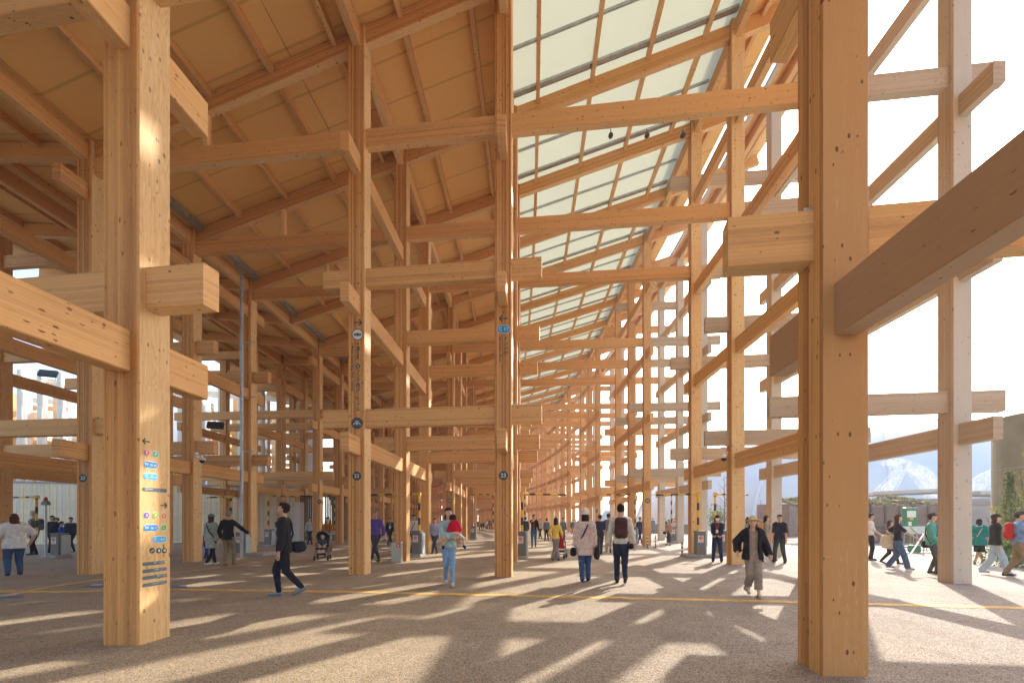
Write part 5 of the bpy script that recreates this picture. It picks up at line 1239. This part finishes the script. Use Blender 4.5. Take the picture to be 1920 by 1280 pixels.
person('woman in a straw sun hat and black studded jacket walking towards the camera', 1411, 1117, 153, 196, fem=True, build=1.02, top=(.020, .018, .028), loose=.055, hem=.46, open_=.055, inner=(.30, .25, .20), botc=(.29, .245, .20), flare=.020, bhem=.10, shoe=(.52, .48, .32), hair='brown', hlen=.05, hat='sun', hatc=(.58, .45, .24),
       feet=((-.03, .15), (.03, -.12)), lift=(0, .05), hands=((-.19, .03, .52), (.17, -.04, .56)), head=(-20, 8))
person('man in a navy T-shirt and dark trousers standing with feet apart', 1462, 1054, 90, 165, top=(.016, .020, .038), sleeve=.52, hem=.47, loose=.03, botc=(.045, .055, .055), hair='black', feet=((-.11, .02), (.10, 0)), head=(25, 0), flare=.008)
person('woman in a striped shirt behind the straw sun hat', 1436, 1052, 86, -70, fem=True, top=WHT, topk='stripe', sleeve=.6, botc=(.50, .47, .42), flare=.01, hair='dark', hlen=.03, extras=(('backpack', (.52, .30, .18)),), **WALK_L)
person('woman in pale blue half hidden left of the straw sun hat', 1402, 1044, 75, -60, fem=True, top=(.30, .38, .50), botc=(.45, .45, .45), hair='brown', hlen=.03)
person('visitor in white and black just right of the big near column', 1632, 1050, 88, -80, top=WHT, sleeve=.5, botc=BLK, hair='dark', hands=((-.15, .1, .5), (.15, .16, .55)))
person('woman in a navy top and wide jeans carrying a cream tote, striding right', 1683, 1067, 103, -82, fem=True, top=(.016, .016, .03), sleeve=.45, hem=.52, botc=(.06, .10, .19), botk='denim', flare=.020, shoe=(.55, .42, .36), hair='brown', hlen=.10, feet=((-.03, -.14), (.04, .14)), lift=(.02, 0), hands=((-.14, -.02, .58), (.15, .24, .58)),
       extras=(('bag', (.60, .54, .42), (-.13, -.10, .50), (.045, .13, .125), (-.10, -.03, .80)),))
person('companion in black behind the woman with the cream tote', 1668, 1057, 82, -80, top=BLK, sleeve=.5, botc=BLK, hair='brown', hlen=.03, **WALK_R)
person('man in a mint jacket, dark cap and grey trousers beside the outer column', 1747, 1075, 114, -95, top=(.10, .36, .31), loose=.024, hem=.47, botc=(.075, .075, .07), hair='dark', hat='cap', hatc=(.05, .025, .03), open_=.05, inner=(.15, .16, .16), feet=((-.04, -.03), (.05, .06)), hands=((-.12, .12, .50), (.14, .10, .50)), head=(0, 10), extras=(('strap', BLK, 1), ('bag', BLK, (-.12, -.08, .48), (.04, .06, .06))))
person('woman in a loose teal blouse and black skirt right of the outer column', 1836, 1058, 86, 10, fem=True, build=1.15, top=(.01, .20, .18), hem=.42, loose=.04, sleeve=.55, botc=BLK, bot='skirt', bhem=.28, hair='black', hlen=.02, extras=(('strap', (.5, .45, .4), -1),))
person('woman in a black sweatshirt, pale jeans and flat cap striding right', 1866, 1077, 114, -80, fem=True, top=(.022, .022, .025), loose=.045, hem=.49, botc=(.30, .40, .50), botk='denim', flare=.022, shoe=(.5, .48, .45), hair='brown', hlen=.06, hat='cap', hatc=(.03, .03, .035), feet=((-.03, -.16), (.04, .14)), lift=(.02, 0))
person('man in a blue T-shirt and khaki trousers with a red rucksack at the right edge', 1911, 1083, 125, -84, build=1.12, top=(.16, .27, .50), sleeve=.5, hem=.50, loose=.02, botc=KHA, shoe=(.06, .04, .03), hair='dark', hat='cap', hatc=(.07, .06, .055), feet=((-.03, -.15), (.05, .14)), lift=(.015, 0), hands=((-.17, .03, .46), (.14, .20, .55)), extras=(('backpack', (.45, .02, .025)),))

# ------------------------------------------------------------------ thin mist volume, added partly to imitate a veil of lens glare
hm_ = bpy.data.materials.new('haze_air'); hm_.use_nodes = True; t_ = hm_.node_tree
for n_ in list(t_.nodes):
    if n_.type == 'BSDF_PRINCIPLED': t_.nodes.remove(n_)
pv = N(t_, 'ShaderNodeVolumePrincipled'); pv.inputs['Color'].default_value = (.96, .97, 1, 1); pv.inputs['Density'].default_value = .0014; pv.inputs['Anisotropy'].default_value = .3
t_.links.new(pv.outputs[0], t_.nodes['Material Output'].inputs['Volume'])
m = MB(); m.box((0, 650, 9.5), (1812, 1712, 21.4)); tag(m.build('haze', hm_), kind='stuff')
